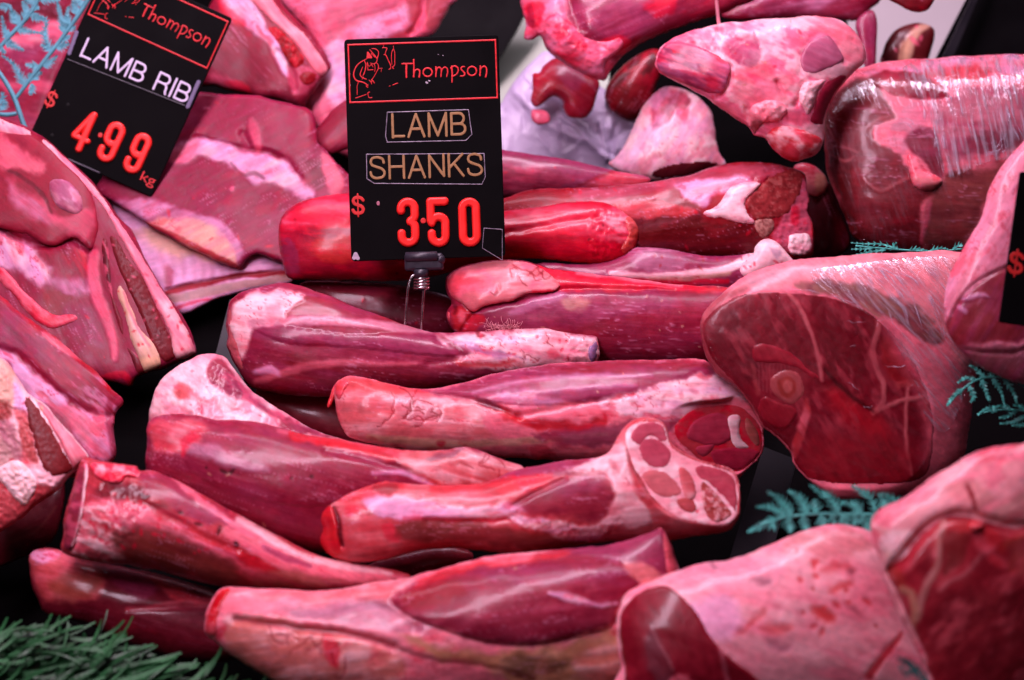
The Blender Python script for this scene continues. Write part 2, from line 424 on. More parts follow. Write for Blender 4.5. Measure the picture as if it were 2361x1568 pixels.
        c = object.__new__(Piece); SEED[0] += 1; c.seed = SEED[0]; c.name = name; c.z = s.z; c.step = s.step; c.mat = mat or s.mat; c.children = []
        c.X, c.Y = s.X[w], s.Y[w]; c.pl = s.pl; c.P = P
        c.wx, c.wy = s.wx[w], s.wy[w]; c.U, c.V = s.U[w], s.V[w]
        if angle is not None:
            a = math.radians(angle); c.U = c.X*math.cos(a)+c.Y*math.sin(a); c.V = -c.X*math.sin(a)+c.Y*math.cos(a)
        wob = (fbm(c.X/24, c.Y/24, c.seed+200, 3)-.5)*5
        c.sd = np.minimum(sdf(P, c.X, c.Y)+wob, s.sd[w]-s.step*.6)
        u = poisson(c.sd > 0, c.step); um = max(u.max(), 1e-6)
        pr = np.sqrt(u/um) if flat is None else np.tanh(np.sqrt(u)/flat)
        c.edge = np.clip(c.sd/6, 0, 1)
        base_h = s.H[w]
        c.H = base_h - lip + lip*1.35*np.clip(c.sd/(2.2*c.step), 0, 1) + amp*pr
        c.Hb = np.minimum(base_h - thick, base_h-lip-.5); c.rimH = base_h-lip
        if base is not None:
            n = fbm(c.U/110, c.V/11, c.seed+3, 4); n2 = fbm(c.X/40, c.Y/40, c.seed+5, 3)
            t = (sst(.42, .75, .6*n+.4*n2)*fib)[..., None]; b2 = base if base2 is None else base2
            c.C = np.array(base)[None, None]*(1-t)+np.array(b2)[None, None]*t
        else: c.C = s.C[w].copy()
        c.flat = None
        (parent or s).children.append(c); c.host = s; c.win = w
        c.lab = None
        return c
    def build(s, label=None, cat=None, group=None, parent=None):
        ins, used, rim, q, PX, PY = grid_mesh(s.sd, s.X, s.Y, s.step)
        n, k, Fc = closed_from_grid(ins, used, rim, q)
        if s.mat in (MEAT, CUT, RIBM):
            # pale fat and sinew stand a little proud of the lean, dark seams lie deeper
            l = s.C.mean(-1); l = box_blur(l, 1)-box_blur(l, 9); s.H = s.H+s.edge*np.clip(l*(4 if s.mat is RIBM else 7), -.7, 1.8)
            if getattr(s, 'host', None) is not None: s.H = np.where(s.sd > s.step*.8, np.maximum(s.H, s.host.H[s.win]+.6), s.H)
        rimH = getattr(s, 'rimH', None)
        Hf = np.where(ins, s.H if rimH is not None else np.maximum(s.H, .4), 0 if rimH is None else rimH)
        Vf = unproj(PX[used], PY[used], s.pl, Hf[used]); Vb = unproj(PX[k], PY[k], s.pl, s.Hb[k])
        V = np.concatenate([Vf, Vb])
        # colour of the rim comes from the nearest tissue inside
        C = np.concatenate([s.C[used], s.C[k]]); C = np.clip(C, 0, 1)**1.65; C4 = np.concatenate([C, np.ones((len(C), 1))], 1)
        fib = np.stack([s.U*MPP, s.V*MPP, s.H*MPP], -1); fa = np.concatenate([fib[used], fib[k]+np.array([0, 0, .01])])
        o = link_mesh(s.name, V, Fc, s.mat, parent, True, {'tint': ('FLOAT_COLOR', C4), 'fibre': ('FLOAT_VECTOR', fa)})
        if parent is None: tag(o, label, cat, group)
        elif label or getattr(s, 'lab', None): o['label'] = label or s.lab
        for c in s.children: c.build(parent=o)
        s.obj = o
        return o
# ------------------------------------------------------------------ the case: tray, back wall, dividers
def box_between(name, c0, c1, mat, parent=None):
    x0, y0, z0 = c0; x1, y1, z1 = c1
    V = [(x, y, z) for z in (z0, z1) for y in (y0, y1) for x in (x0, x1)]
    Fc = [(0, 2, 3, 1), (4, 5, 7, 6), (0, 1, 5, 4), (2, 6, 7, 3), (0, 4, 6, 2), (1, 3, 7, 5)]
    return link_mesh(name, V, Fc, mat, parent, False)
o = box_between('counter', (-1.2, -0.9, -0.03), (1.2, 0.62, -0.012), BEDM); tag(o, kind='structure')
def slab(name, pts, h0, thick, mat, tilt=0.0, z=0, roll=0, off=0, round_=False):
    """a flat sheet with a real thickness standing where its outline is seen"""
    P = zt(pts, z); c = P.mean(0); pl = plane_at(c[0], c[1], h0, tilt, roll, off)
    A = unproj(P[:, 0], P[:, 1], pl); n = pl[1]; B = A - n*thick; k = len(P)
    Fc = [tuple(range(k))[::-1], tuple(range(k, 2*k))]+[(i, (i+1) % k, k+(i+1) % k, k+i) for i in range(k)]
    return link_mesh(name, np.concatenate([A, B]), Fc, mat, None, False)
o = slab('cutting_board', [(1090, 60), (1150, -60), (1420, -60), (1400, 240), (1120, 330)], .0, .012, BOARD, tilt=.75)
tag(o, 'pale green flat board showing behind the white plastic bag', 'board')
o = slab('tray_liner', [(1960, -70), (2290, -70), (2200, 190), (1950, 190)], .0, .008, WALLM, tilt=.7)
tag(o, 'pale plastic liner behind the small round chop, top right', 'liner')
o = slab('tray_divider', [(960, 130), (1100, -70), (1262, -70), (1190, 70), (1110, 200), (980, 260)], .025, .006, TRAY, tilt=.3)
tag(o, 'shiny black tray divider behind the top of the lamb shanks sign', 'divider')
o = slab('price_card_back', [(2150, 150), (2258, -60), (2480, -60), (2480, 160)], .05, .005, TRAY, tilt=.1)
e = slab('stiffener', [(2160, 158), (2262, -50), (2275, -50), (2186, 158)], .057, .004, DIVID, tilt=.1)
o.name = 'display_card'; tag(o, 'black plastic card seen from behind at the top corner above the wrapped leg', 'card')
e.parent = o; e.location = Vector(e['_o'])-Vector(o['_o'])
o = slab('tray_divider', [(1672, 1320), (1760, 1030), (1838, 1060), (1768, 1320)], .012, .006, DIVID, tilt=.6)
tag(o, 'smoky grey divider strip between the cut shank end and the teal fern', 'divider')
o = slab('tray_divider', [(486, 860), (530, 690), (590, 700), (560, 880)], .012, .006, DIVID, tilt=.5)
tag(o, 'smoky grey divider edge in the dark gap beside the rib slab', 'divider')

# ------------------------------------------------------------------ top row, far back
G_T = 'shoulder and leg pieces at the back'
p = Piece('meat_piece', [(1197, -40), (1199, 0), (1205, 34), (1211, 51), (1208, 88), (1228, 93), (1246, 84), (1255, 109), (1272, 126), (1313, 154), (1348, 174), (1392, 187), (1406, 164), (1426, 137), (1467, 106), (1556, 65), (1609, 46), (1657, 35), (1690, 18), (1745, -5), (1740, -50)], h=.11, ratio=.8, angle=-22, z=2, warp=9, bump=8)
p.fill([(1310, -60), (1330, 250), (1450, 270), (1700, 520), (1900, 540), (1950, 420), (1750, 270), (1640, 120), (1600, -60)], FP, 12, col2=WL)
p.fill([(1340, 30), (1440, 20), (1480, 90), (1420, 200), (1360, 170)], MR, 8, .8); p.fill([(1360, 40), (1400, 60), (1410, 180), (1360, 170)], M_, 6, .7)
p.fill([(1640, 60), (1750, -20), (2050, -40), (2360, 60), (2200, 200), (1950, 330), (1760, 240)], MP, 16, .8, col2=M_)
p.fill([(1850, 290), (2000, 240), (2080, 300), (1960, 390), (1880, 370)], MR, 8, .75)
p.fill([(2160, 40), (2360, -30), (2360, 90), (2220, 110)], MR, 10, .7); p.fill([(1650, 390), (1850, 350), (1900, 500), (1760, 520)], MR, 12, .5)
p.groove([(1640, 0), (1720, 200), (1860, 320)], 16, 12); p.rough(5, 16, [(1330, 100), (1450, 250), (1700, 520), (1900, 520), (1900, 330), (1600, 120)])
p.finish_tissue(.35, .4)
c = p.part('fat_trim', [(1480, 130), (1600, 100), (1750, 250), (1900, 280), (1990, 250), (2010, 320), (1900, 420), (1880, 520), (1760, 500), (1640, 430), (1500, 330)], FP, WL, amp=12); c.mottle(MR, 18, 1.7, .54, .1, .6); c.rough(3.5, 13)
T1P = p
p.build('large purple joint with a ragged fatty underside, topmost at the back', 'meat', G_T)
p = Piece('bone_joint', [(1400, 500), (1450, 490), (1480, 440), (1560, 390), (1680, 420), (1800, 500), (1850, 560), (1830, 650), (1800, 750), (1740, 795), (1650, 790), (1612, 740), (1600, 680), (1540, 650), (1480, 690), (1420, 722), (1388, 680), (1398, 600)], oz=2, z=2, h=.045, ratio=.9, angle=30, base=(.55, .03, .07), base2=MP, anchor=(1300, 190), off=.01)
p.fill([(1560, 440), (1750, 480), (1720, 600), (1600, 560)], MP, 12, .7); p.fill([(1390, 600), (1470, 590), (1470, 690), (1400, 700)], (.55, .09, .08), 6, .7); p.finish_tissue()
p.build('bright red hooked bone joint hanging over the white plastic bag', 'meat', G_T)
p = Piece('fat_scrap', [(1390, 745), (1430, 735), (1500, 755), (1520, 820), (1445, 842), (1400, 810)], oz=2, z=2, h=.05, base=FP, base2=F_, bump=2)
p.build('tiny pinkish fat scrap lying on the white plastic bag', 'fat scrap')
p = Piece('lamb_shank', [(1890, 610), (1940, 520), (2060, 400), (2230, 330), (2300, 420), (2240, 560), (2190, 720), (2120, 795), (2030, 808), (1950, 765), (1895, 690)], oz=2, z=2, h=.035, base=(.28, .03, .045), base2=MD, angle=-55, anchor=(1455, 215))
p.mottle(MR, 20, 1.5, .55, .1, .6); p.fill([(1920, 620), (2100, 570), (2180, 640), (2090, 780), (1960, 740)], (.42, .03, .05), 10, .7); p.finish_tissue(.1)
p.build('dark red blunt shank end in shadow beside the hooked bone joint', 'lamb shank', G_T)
p = Piece('lamb_shank', [(1405, 378), (1416, 366), (1443, 326), (1480, 250), (1521, 204), (1565, 200), (1610, 222), (1640, 255), (1650, 300), (1656, 350), (1674, 380), (1640, 392), (1560, 415), (1498, 416), (1440, 402)], h=.05, ratio=.85, angle=-55, base=F_, base2=FP, z=3, warp=7)
p.fill([(0, 620), (60, 560), (200, 560), (260, 640), (150, 740), (30, 800), (0, 800)], M_, 10, .85, col2=MP); p.fill([(160, 700), (240, 680), (220, 770)], MR, 8, .7)
p.mottle(FP, 18, 1.5, .52, .1, .5); p.specks(16, (1.2, 2.6), MR, .45, [(100, 850), (330, 800), (380, 980), (60, 1000)]); p.mottle(WL, 24, 1.6, .52, .14, .5, seed=4)
c = p.part('cut_end', [(0, 1100), (50, 1050), (150, 1020), (330, 1005), (440, 1030), (370, 1060), (200, 1118), (60, 1130)], MD, MB, amp=-5, mat=CUT); c.lip = 0
p.build('pale fatty shank standing behind the sign with a dark hollow cut end', 'lamb shank', G_T)
p = Piece('meat_piece', [(1663, 36), (1690, 8), (1740, -10), (1760, -50), (2040, -50), (2030, 0), (2008, 20), (1975, 48), (1930, 46), (1800, 44), (1700, 47)], h=.10, ratio=.8, angle=-8, z=3, off=-.02)
p.fill([(620, -30), (1150, -60), (1100, 60), (800, 100), (600, 80)], MP, 14, .7, col2=WL); p.finish_tissue(.4)
p.build('purple meat along the top edge behind the fatty leg joint', 'meat', G_T)
p = Piece('meat_piece', [(1290, 140), (1380, 60), (1425, 120), (1420, 300), (1410, 420), (1350, 430), (1320, 280)], oz=3, z=3, h=.075, ratio=.7, base=MP, base2=M_, angle=80); p.finish_tissue(.3)
p.build('narrow purple meat wedge behind the right end of the fatty leg joint', 'meat', G_T)
p = Piece('lamb_chop', [(1462, 400), (1462, 330), (1485, 260), (1535, 190), (1620, 152), (1700, 146), (1782, 185), (1770, 290), (1700, 420)], oz=3, z=3, h=.055, base=(.24, .04, .05), base2=MD, angle=-70, ratio=.7)
p.line([(1610, 420), (1630, 280), (1670, 200), (1740, 160)], [9, 12, 6], CR, 5, .85); p.fill([(1560, 400), (1570, 280), (1620, 220), (1620, 400)], FY, 8, .6); p.specks(6, (3, 7), FP)
p.build('small round chop with a cream fat stripe beside the black card', 'lamb chop', G_T)
p = Piece('meat_piece', [(1480, -40), (1500, 0), (1560, 32), (1640, 70), (1710, 72), (1755, 45), (1775, -40)], oz=3, z=3, h=.13, base=(.30, .025, .045), base2=MD, ratio=.7); p.finish_tissue(.1, .4)
p.build('dark red meat tip hanging in from the top edge before the pale wall', 'meat', G_T)
# the fatty leg joint
p = Piece('leg_joint', [(1510, 140), (1521, 110), (1546, 92), (1609, 67), (1675, 52), (1793, 43), (1848, 39), (1903, 40), (1942, 49), (1971, 71), (1991, 103), (1996, 140), (1977, 158), (1958, 178), (1932, 208), (1908, 257), (1900, 312), (1890, 345), (1866, 364), (1830, 373), (1804, 361), (1778, 338), (1763, 318), (1738, 312), (1727, 294), (1682, 265), (1638, 234), (1583, 200), (1535, 176), (1514, 160)], h=.115, ratio=.62, angle=25, base=FP, base2=WL, z=3, warp=8, bump=7, tilt=.2)
p.mottle(F_, 26, 1.8, .48, .12, .7); p.fill([(900, 130), (1150, 110), (1330, 250), (1340, 380), (1240, 440), (1200, 320), (1100, 210)], SAL, 10, .7, col2=F_)
p.fill([(480, 260), (640, 220), (700, 320), (640, 420), (520, 380)], MP, 10, .55); p.fill([(560, 430), (760, 400), (780, 470), (640, 520), (520, 500)], MR, 12, .5)
p.fill([(500, 560), (800, 470), (900, 450), (820, 640), (620, 660)], SAL, 16, .6); p.fill([(380, 640), (560, 680), (610, 800), (460, 700)], FP, 8, .7, col2=MP)
c = p.part('lean_muscle', [(38, 390), (60, 300), (130, 255), (300, 290), (430, 350), (500, 410), (490, 500), (440, 590), (300, 560), (170, 510), (70, 450)], MP, WL, amp=9, angle=20); c.fill([(140, 300), (200, 290), (190, 330), (140, 335)], MR, 6, .8); c.mottle(FP, 14, 4, .55, .1, .6); c.mottle(MR, 18, 2, .6, .1, .5)
c = p.part('lean_muscle', [(945, 390), (960, 320), (1010, 255), (1100, 215), (1165, 270), (1212, 360), (1190, 400), (1080, 450), (980, 460)], (.60, .22, .33), (.72, .38, .50), amp=4)
p.groove([(940, 470), (950, 380), (1010, 250), (1100, 210), (1180, 280), (1220, 380)], 8, 3); p.groove([(500, 420), (500, 520), (430, 610)], 6, 9); p.groove([(800, 520), (860, 650), (920, 650), (960, 520)], 7, 8)
p.groove([(610, 690), (640, 800), (720, 860), (740, 930)], 7, 10)
c = p.part('cut_face', [(1030, 660), (1060, 580), (1120, 510), (1210, 460), (1240, 500), (1160, 600), (1110, 690), (1090, 790), (1000, 760)], M_, MB, amp=2, mat=CUT)
c = p.part('fat_flap', [(618, 690), (680, 640), (800, 630), (860, 690), (800, 760), (720, 770), (640, 850), (615, 770)], SAL, F_, amp=14); c.rough(7, 9); c.fill([(640, 760), (720, 770), (700, 850), (640, 830)], MB, 6, .7)
c = p.part('knuckle', [(720, 870), (780, 800), (850, 790), (1000, 830), (1085, 880), (1070, 930), (1000, 990), (900, 1012), (830, 980), (760, 920)], (.72, .10, .13), FP, amp=22); c.mottle(F_, 26, 1.4, .58, .1, .7)
c = p.part('fat_trim', [(930, 620), (960, 520), (1060, 500), (1110, 500), (1050, 580), (1000, 720), (960, 680)], F_, SAL, amp=9); c.rough(5, 7)
p.rough(2.2, 17); p.specks(40, (2, 5), MR, .4); p.specks(14, (1.5, 3), CR, .6)
c = p.part('tendon_string', [(398, -5), (428, -5), (440, 130), (470, 245), (448, 250), (418, 140)], WL, FP, amp=5) if False else None
p.build('large fatty leg joint with purple lobes and a red knuckle, above the shanks', 'leg of lamb', G_T)

# ------------------------------------------------------------------ ribs, back left
G_R = 'slabs of lamb rib on the left'
p = Piece('lamb_rib', [(-40, -40), (215, -40), (200, 40), (160, 120), (110, 250), (95, 330), (40, 310), (-40, 300)], h=.02, flat=35, angle=10, base=M_, base2=MP, tilt=.4, z=1)
p.fill([(150, 220), (330, 150), (480, 180), (400, 260), (200, 300), (0, 360), (0, 280)], FP, 14, .9, col2=F_); p.fill([(60, 330), (330, 300), (420, 380), (300, 480), (60, 470)], MP, 16, .8)
p.fill([(0, 20), (300, 10), (520, 60), (480, 150), (200, 130), (0, 170)], MD, 14, .8); p.fill([(0, 540), (330, 540), (300, 640), (0, 600)], FP, 14, .7, col2=MP); p.finish_tissue()
p.build('purple and pink rib meat behind the blue fern at the far left', 'lamb rib', G_R)
p = Piece('lamb_rib', [(620, -50), (1062, -50), (1037, 15), (1018, 55), (980, 88), (820, 135), (830, 360), (760, 335), (722, 280), (690, 240), (740, 160), (700, 60)], h=.055, flat=45, angle=-20, base=FP, base2=WL, tilt=.2, z=2, warp=10)
p.fill([(0, 40), (200, 0), (520, -40), (460, 60), (200, 160), (60, 260), (0, 300)], M_, 14, .75, col2=FP); p.fill([(250, 180), (450, 80), (620, 60), (560, 200), (400, 260), (200, 280)], WL, 20, .8, col2=F_)
p.fill([(540, -40), (680, -40), (650, 80), (560, 240), (420, 260), (580, 160)], (.5, .06, .08), 12, .8); p.fill([(700, -40), (840, -40), (800, 120), (700, 200)], (.55, .16, .18), 8, .8)
p.fill([(0, 330), (140, 300), (160, 700), (0, 640)], WL, 16, .9, col2=F_); p.groove([(690, -40), (660, 90), (580, 230)], 8, 14); p.finish_tissue(.3, .3)
p.build('pale pink rib slab behind the top of the lamb shanks sign', 'lamb rib', G_R)
p = Piece('lamb_rib', [(718, 330), (730, 296), (790, 235), (840, 225), (840, 330), (800, 345), (768, 356), (740, 352)], h=.05, flat=30, base=M_, base2=MD, angle=-40, off=.012); p.finish_tissue(.25)
p.build('dark red strip of rib meat just left of the upright sign', 'lamb rib', G_R)
p = Piece('lamb_rib', [(440, 90), (490, 0), (500, -50), (628, -50), (650, 8), (684, 46), (728, 88), (760, 142), (762, 160), (740, 186), (728, 208), (712, 228), (698, 247), (672, 240), (632, 226), (581, 222), (500, 200), (430, 190)], h=.075, flat=42, angle=50, base=(.46, .055, .125), base2=MD, tilt=.25, z=1, warp=7, bump=8)
p.fill([(1480, -60), (1660, -60), (1800, 170), (1920, 330), (1960, 500), (1880, 440), (1820, 300), (1690, 200), (1530, 80)], WL, 9, .95, col2=F_); p.fill([(1480, 0), (1560, 60), (1660, 150), (1620, 180), (1500, 90)], MR, 10, .7)
c = p.part('fat_cap', [(1650, -60), (1790, -60), (1900, 90), (2040, 220), (2130, 330), (2210, 450), (2195, 500), (2150, 515), (2080, 430), (1990, 300), (1880, 190), (1760, 80)], SAL, F_, amp=7, angle=50)
p.fill([(1790, -60), (1860, -60), (2000, 140), (2130, 260), (2235, 420), (2215, 470), (2120, 310), (1980, 180)], M_, 5, .95)
c = p.part('bone_section', [(1800, 195), (1845, 182), (1900, 195), (1945, 250), (2000, 310), (2050, 390), (2045, 440), (1985, 462), (1930, 390), (1880, 310)], (.42, .015, .04), (.5, .03, .06), amp=2, mat=CUT); c.rough(4, 6); c.mottle(MR, 9, 1.3, .5, .1, .6)
c = p.part('bone_section', [(2010, 510), (2060, 475), (2120, 480), (2145, 520), (2100, 570), (2040, 570)], (.42, .02, .05), MR, amp=2, mat=CUT); c.rough(3, 6)
p.fill([(1960, 460), (2060, 440), (2150, 520), (2060, 640), (1970, 620)], FP, 8, .5); p.fill([(1420, 480), (1560, 520), (1640, 600), (1500, 620), (1400, 560)], FP, 14, .6); p.fill([(1530, 550), (1640, 560), (1700, 620), (1600, 630)], MR, 10, .7)
p.groove([(1990, 610), (1970, 480), (1880, 350)], 7, 8); p.finish_tissue(.15, .4)
p.build('thick rib end with a pale fat edge and dark red bone section, top row', 'lamb rib', G_R)
p = Piece('lamb_rib', [(250, 450), (320, 470), (400, 520), (560, 580), (660, 590), (674, 648), (620, 662), (564, 673), (489, 694), (421, 726), (385, 690), (320, 600)], h=.02, flat=26, angle=-12, base=WL, base2=(.62, .25, .34), tilt=.4, z=4, warp=4)
for i in range(8):
    x = 1090+66*i+(i*37 % 23); y = 190+8*i
    p.line([(x-24, y-40), (x, y+50), (x+10, y+120+(i*53 % 40))], [4, 8, 3], (.60, .24, .36), 11, .28+.06*(i % 3))
p.fill([(1090, 280), (1150, 270), (1160, 390), (1110, 420)], (.55, .10, .18), 12, .7); p.fill([(900, 60), (1100, 60), (1300, 160), (1200, 230), (1000, 160)], FY, 30, .45)
p.fill([(960, 20), (1150, 40), (1330, 150), (1440, 240), (1250, 220), (1050, 160)], FY, 14, .55); p.line([(1120, 462), (1260, 415), (1380, 400), (1600, 345), (1950, 320)], [7, 8, 6, 8], (.42, .03, .05), 4, .9)
p.line([(1150, 500), (1400, 450), (1650, 400), (1950, 350)], [10, 11, 9, 8], (.55, .36, .32), 5, .8); p.line([(1190, 560), (1300, 520), (1430, 500)], [5, 3], MR, 3, .6)
p.groove([(1120, 440), (1380, 385), (1930, 300)], 5, 7)
p.build('ribbed pale inner side of a rib slab, below the sheet of muscle', 'lamb rib', G_R)
p = Piece('lamb_rib', [(222, 430), (262, 466), (342, 519), (410, 560), (479, 594), (547, 620), (567, 601), (598, 587), (650, 603), (720, 605), (800, 570), (818, 430), (778, 376), (752, 345), (732, 325), (728, 284), (714, 253), (684, 244), (632, 230), (581, 217), (513, 217), (440, 212), (370, 250), (290, 340)], h=.05, flat=30, ratio=.5, angle=-28, base=(.44, .052, .145), base2=(.56, .15, .30), tilt=.4, z=1, warp=9, bump=5, fib=.35)
p.fill([(1330, 945), (1500, 955), (1620, 1010), (1740, 1050), (1900, 1080), (2000, 1190), (2140, 1320), (2020, 1330), (1860, 1230), (1700, 1230), (1580, 1130), (1440, 1080), (1300, 1050), (1180, 1010)], WL, 13, .9, col2=F_)
p.fill([(1180, 980), (1330, 960), (1300, 1080), (1180, 1120), (1130, 1080)], FP, 12, .8, col2=WL); p.line([(1695, 810), (1720, 900), (1745, 1010)], [7, 12, 5], FP, 6, .8)
p.fill([(2050, 1080), (2150, 1100), (2200, 1230), (2130, 1280), (2080, 1180)], MD, 12, .55); p.fill([(2180, 1020), (2260, 1120), (2330, 1260), (2250, 1330), (2170, 1180)], SAL, 10, .7, col2=FP)
p.fill([(770, 1370), (1000, 1340), (1250, 1420), (1500, 1500), (1640, 1700), (1560, 1760), (1300, 1640), (1000, 1520)], WL, 12, .7, col2=MP)
p.fill([(1000, 1480), (1300, 1480), (1480, 1560), (1620, 1780), (1560, 1800), (1380, 1740), (1200, 1620)], FY, 12, .75, col2=SAL); p.line([(1000, 1510), (1240, 1620), (1480, 1740), (1600, 1800)], [4, 6, 7], (.55, .05, .08), 4, .8)
p.line([(1560, 1100), (1640, 1180), (1720, 1170), (1780, 1200)], [3, 5, 4], MD, 4, .6); p.specks(3, (3, 5), WL, .9); p.specks(10, (2, 5), MR, .6)
p.groove([(1330, 930), (1620, 1000), (1900, 1070), (2010, 1190)], 8, 6); p.groove([(1640, 900), (1700, 1000), (1860, 1050)], 9, 5); p.finish_tissue(.08, .25); p.fill([(1400, 640), (1700, 660), (1960, 760), (2080, 900), (1900, 1000), (1600, 900), (1350, 860)], (.47, .055, .15), 30, .5)
p.build('broad sheet of purple rib meat right of the tilted lamb rib sign', 'lamb rib', G_R)
# front left slabs
p = Piece('lamb_rib', [(-60, 255), (0, 270), (44, 284), (103, 318), (150, 359), (205, 410), (238, 450), (273, 499), (308, 539), (342, 608), (369, 656), (410, 714), (438, 758), (453, 803), (446, 822), (414, 834), (402, 838), (376, 850), (335, 863), (315, 873), (301, 892), (273, 885), (246, 880), (150, 860), (40, 790), (-60, 770)], h=.055, flat=48, angle=62, base=(.44, .05, .125), base2=(.56, .14, .28), tilt=.35, z=4, warp=6, bump=5, fib=.35)
p.fill([(-60, 40), (130, 110), (240, 160), (300, 260), (340, 360), (260, 400), (160, 320), (60, 300), (-60, 260)], WL, 16, .9, col2=F_); p.fill([(230, 150), (400, 150), (560, 180), (600, 260), (600, 365), (500, 370), (380, 300), (280, 210)], M_, 9, .9, col2=MR)
p.fill([(330, 350), (600, 370), (620, 470), (500, 470), (380, 420)], WL, 16, .65, col2=MP); p.fill([(300, 450), (400, 450), (500, 480), (430, 560), (380, 630), (320, 590)], (.42, .05, .08), 6, .85); p.fill([(430, 560), (620, 560), (720, 700), (700, 840), (560, 760), (440, 660)], MP, 22, .7, col2=M_)
p.fill([(440, 790), (640, 800), (770, 880), (760, 1000), (690, 1030), (560, 900)], M_, 12, .8, col2=MP); p.line([(640, 190), (625, 330), (650, 470), (720, 640), (770, 800), (775, 900)], [10, 14, 14, 10, 6], FP, 7, .85)
p.line([(690, 1040), (820, 1010), (880, 1060)], [8, 10, 7], MR, 5, .7)
c = p.part('chop_muscle', [(-60, 300), (0, 302), (60, 300), (100, 320), (150, 372), (200, 425), (224, 490), (226, 530), (212, 572), (190, 560), (166, 548), (130, 566), (100, 562), (60, 540), (0, 526), (-60, 520)], (.47, .06, .12), (.46, .09, .16), amp=16, z=0, angle=40)
c.fill([(0, 900), (60, 960), (200, 1050), (320, 1100), (260, 1180), (100, 1130), (0, 1110)], SAL, 14, .7, z=1, col2=FP); c.fill([(60, 1220), (150, 1300), (300, 1360), (420, 1480), (300, 1500), (120, 1420)], FP, 20, .55, z=1, col2=WL); c.line([(60, 1150), (200, 1230), (300, 1330), (350, 1430)], [4, 5, 3], MD, 4, .7, z=1)
c.fill([(330, 1440), (480, 1450), (600, 1400), (640, 1480), (560, 1660), (460, 1560)], FP, 14, .5, z=1)
d = c.part('cartilage', [(335, 1230), (380, 1205), (450, 1215), (530, 1290), (562, 1390), (530, 1440), (470, 1440), (390, 1390), (340, 1310)], (.70, .34, .42), WL, amp=6, z=1); d.mottle(MP, 20, 2, .5, .1, .6)
p.groove([(0, 20), (180, 112), (300, 138), (380, 130), (480, 100), (600, 172)], 9, 14); p.specks(12, (2, 4), MR, .6)
c = p.part('fat_cap', [(-60, 262), (0, 274), (103, 321), (202, 412), (270, 501), (338, 608), (406, 714), (450, 803), (442, 820), (414, 831), (400, 812), (388, 762), (349, 684), (319, 622), (284, 562), (244, 486), (205, 440), (150, 392), (92, 350), (0, 305), (-60, 300)], (.95, .53, .57), F_, amp=9, z=0, angle=55); c.specks(14, (2, 5), MR, .7); c.mottle(FP, 30, 3, .5, .1, .6)
c = p.part('dark_meat_band', [(735, 60), (800, 105), (880, 250), (960, 350), (1060, 560), (1150, 750), (1190, 880), (1150, 920), (1105, 920), (1030, 810), (950, 620), (880, 470), (800, 300), (750, 160)], (.33, .05, .07), MD, amp=3, mat=CUT, angle=62); c.mottle((.34, .07, .08), 6, 1.6, .58, .1, .5); c.rough(1.2, 6); c.specks(12, (1.5, 3.5), FP, .6)
c = p.part('rib_bone', [(800, 400), (840, 440), (900, 590), (960, 720), (1040, 800), (1090, 930), (1060, 970), (980, 1000), (935, 900), (880, 760), (840, 600), (790, 480)], CR, F_, amp=6, mat=CUT); c.fill([(900, 900), (1080, 900), (1100, 980), (960, 1010)], FY, 8, .8); c.specks(6, (2, 4), MR, .7); c.line([(830, 450), (900, 640), (1010, 820)], 3, FP, 3, .6)
c = p.part('dark_meat_band', [(690, 90), (725, 110), (745, 300), (770, 500), (830, 640), (850, 800), (940, 890), (985, 990), (930, 1010), (880, 900), (830, 770), (760, 560), (715, 350), (685, 190)], (.36, .06, .09), M_, amp=2, mat=CUT); c.mottle((.2, .03, .06), 20, 2.4, .54, .12, .6); c.mottle(FP, 10, 5, .6, .08, .7)
c = p.part('rib_tip', [(0, 280), (80, 350), (200, 480), (320, 580), (380, 610), (470, 600), (515, 610), (522, 640), (420, 685), (330, 698), (200, 610), (100, 480), (0, 375)], (.84, .22, .30), SAL, amp=5, z=4, angle=40); c.mottle(MR, 12, 3, .55, .1, .7)
p.finish_tissue(.12, .2)
p.build('large rib slab with a thick pink fat edge and cut bone, mid left', 'lamb rib', G_R)
p = Piece('lamb_rib', [(-60, 660), (0, 682), (34, 710), (79, 741), (120, 772), (164, 809), (205, 844), (236, 871), (260, 898), (286, 926), (268, 956), (264, 997), (266, 1058), (230, 1085), (150, 1100), (60, 1060), (-60, 1000)], h=.07, flat=45, angle=42, base=(.44, .05, .125), base2=(.56, .14, .28), tilt=.35, z=4, warp=8, bump=6, fib=.35)
p.line([(0, 470), (100, 555), (230, 650), (350, 735), (480, 845), (600, 945), (690, 1030), (770, 1110)], [8, 10, 14, 16, 10, 8, 10, 12], (.62, .04, .07), 7, .8); p.line([(300, 740), (420, 820), (540, 900)], [6, 9, 4], SAL, 6, .7)
p.fill([(0, 560), (200, 660), (330, 780), (380, 900), (230, 920), (100, 860), (0, 840)], MP, 24, .75, col2=(.33, .09, .16)); p.fill([(0, 850), (120, 890), (220, 980), (330, 1080), (450, 1150), (430, 1240), (330, 1210), (200, 1150), (110, 1090), (60, 950), (0, 905)], WL, 11, .95, col2=(.70, .38, .50))
p.fill([(320, 1200), (560, 1250), (640, 1280), (780, 1290), (775, 1568), (620, 1568), (480, 1360)], FP, 18, .85, col2=WL); p.fill([(440, 1080), (600, 1100), (660, 1200), (600, 1275), (520, 1230), (470, 1160)], M_, 9, .85); p.mottle(WL, 14, 5, .58, .08, .5, [(480, 1000), (760, 1100), (770, 1560), (500, 1400)])
p.line([(770, 1120), (730, 1250), (750, 1400), (770, 1540)], [10, 8, 6], M_, 6, .7); p.groove([(0, 840), (140, 900), (330, 1080), (600, 1270), (760, 1290)], 9, 7); p.finish_tissue(.2, .3)
p.build('purple rib slab with a bright red cut edge at the left, below the larger slab', 'lamb rib', G_R)
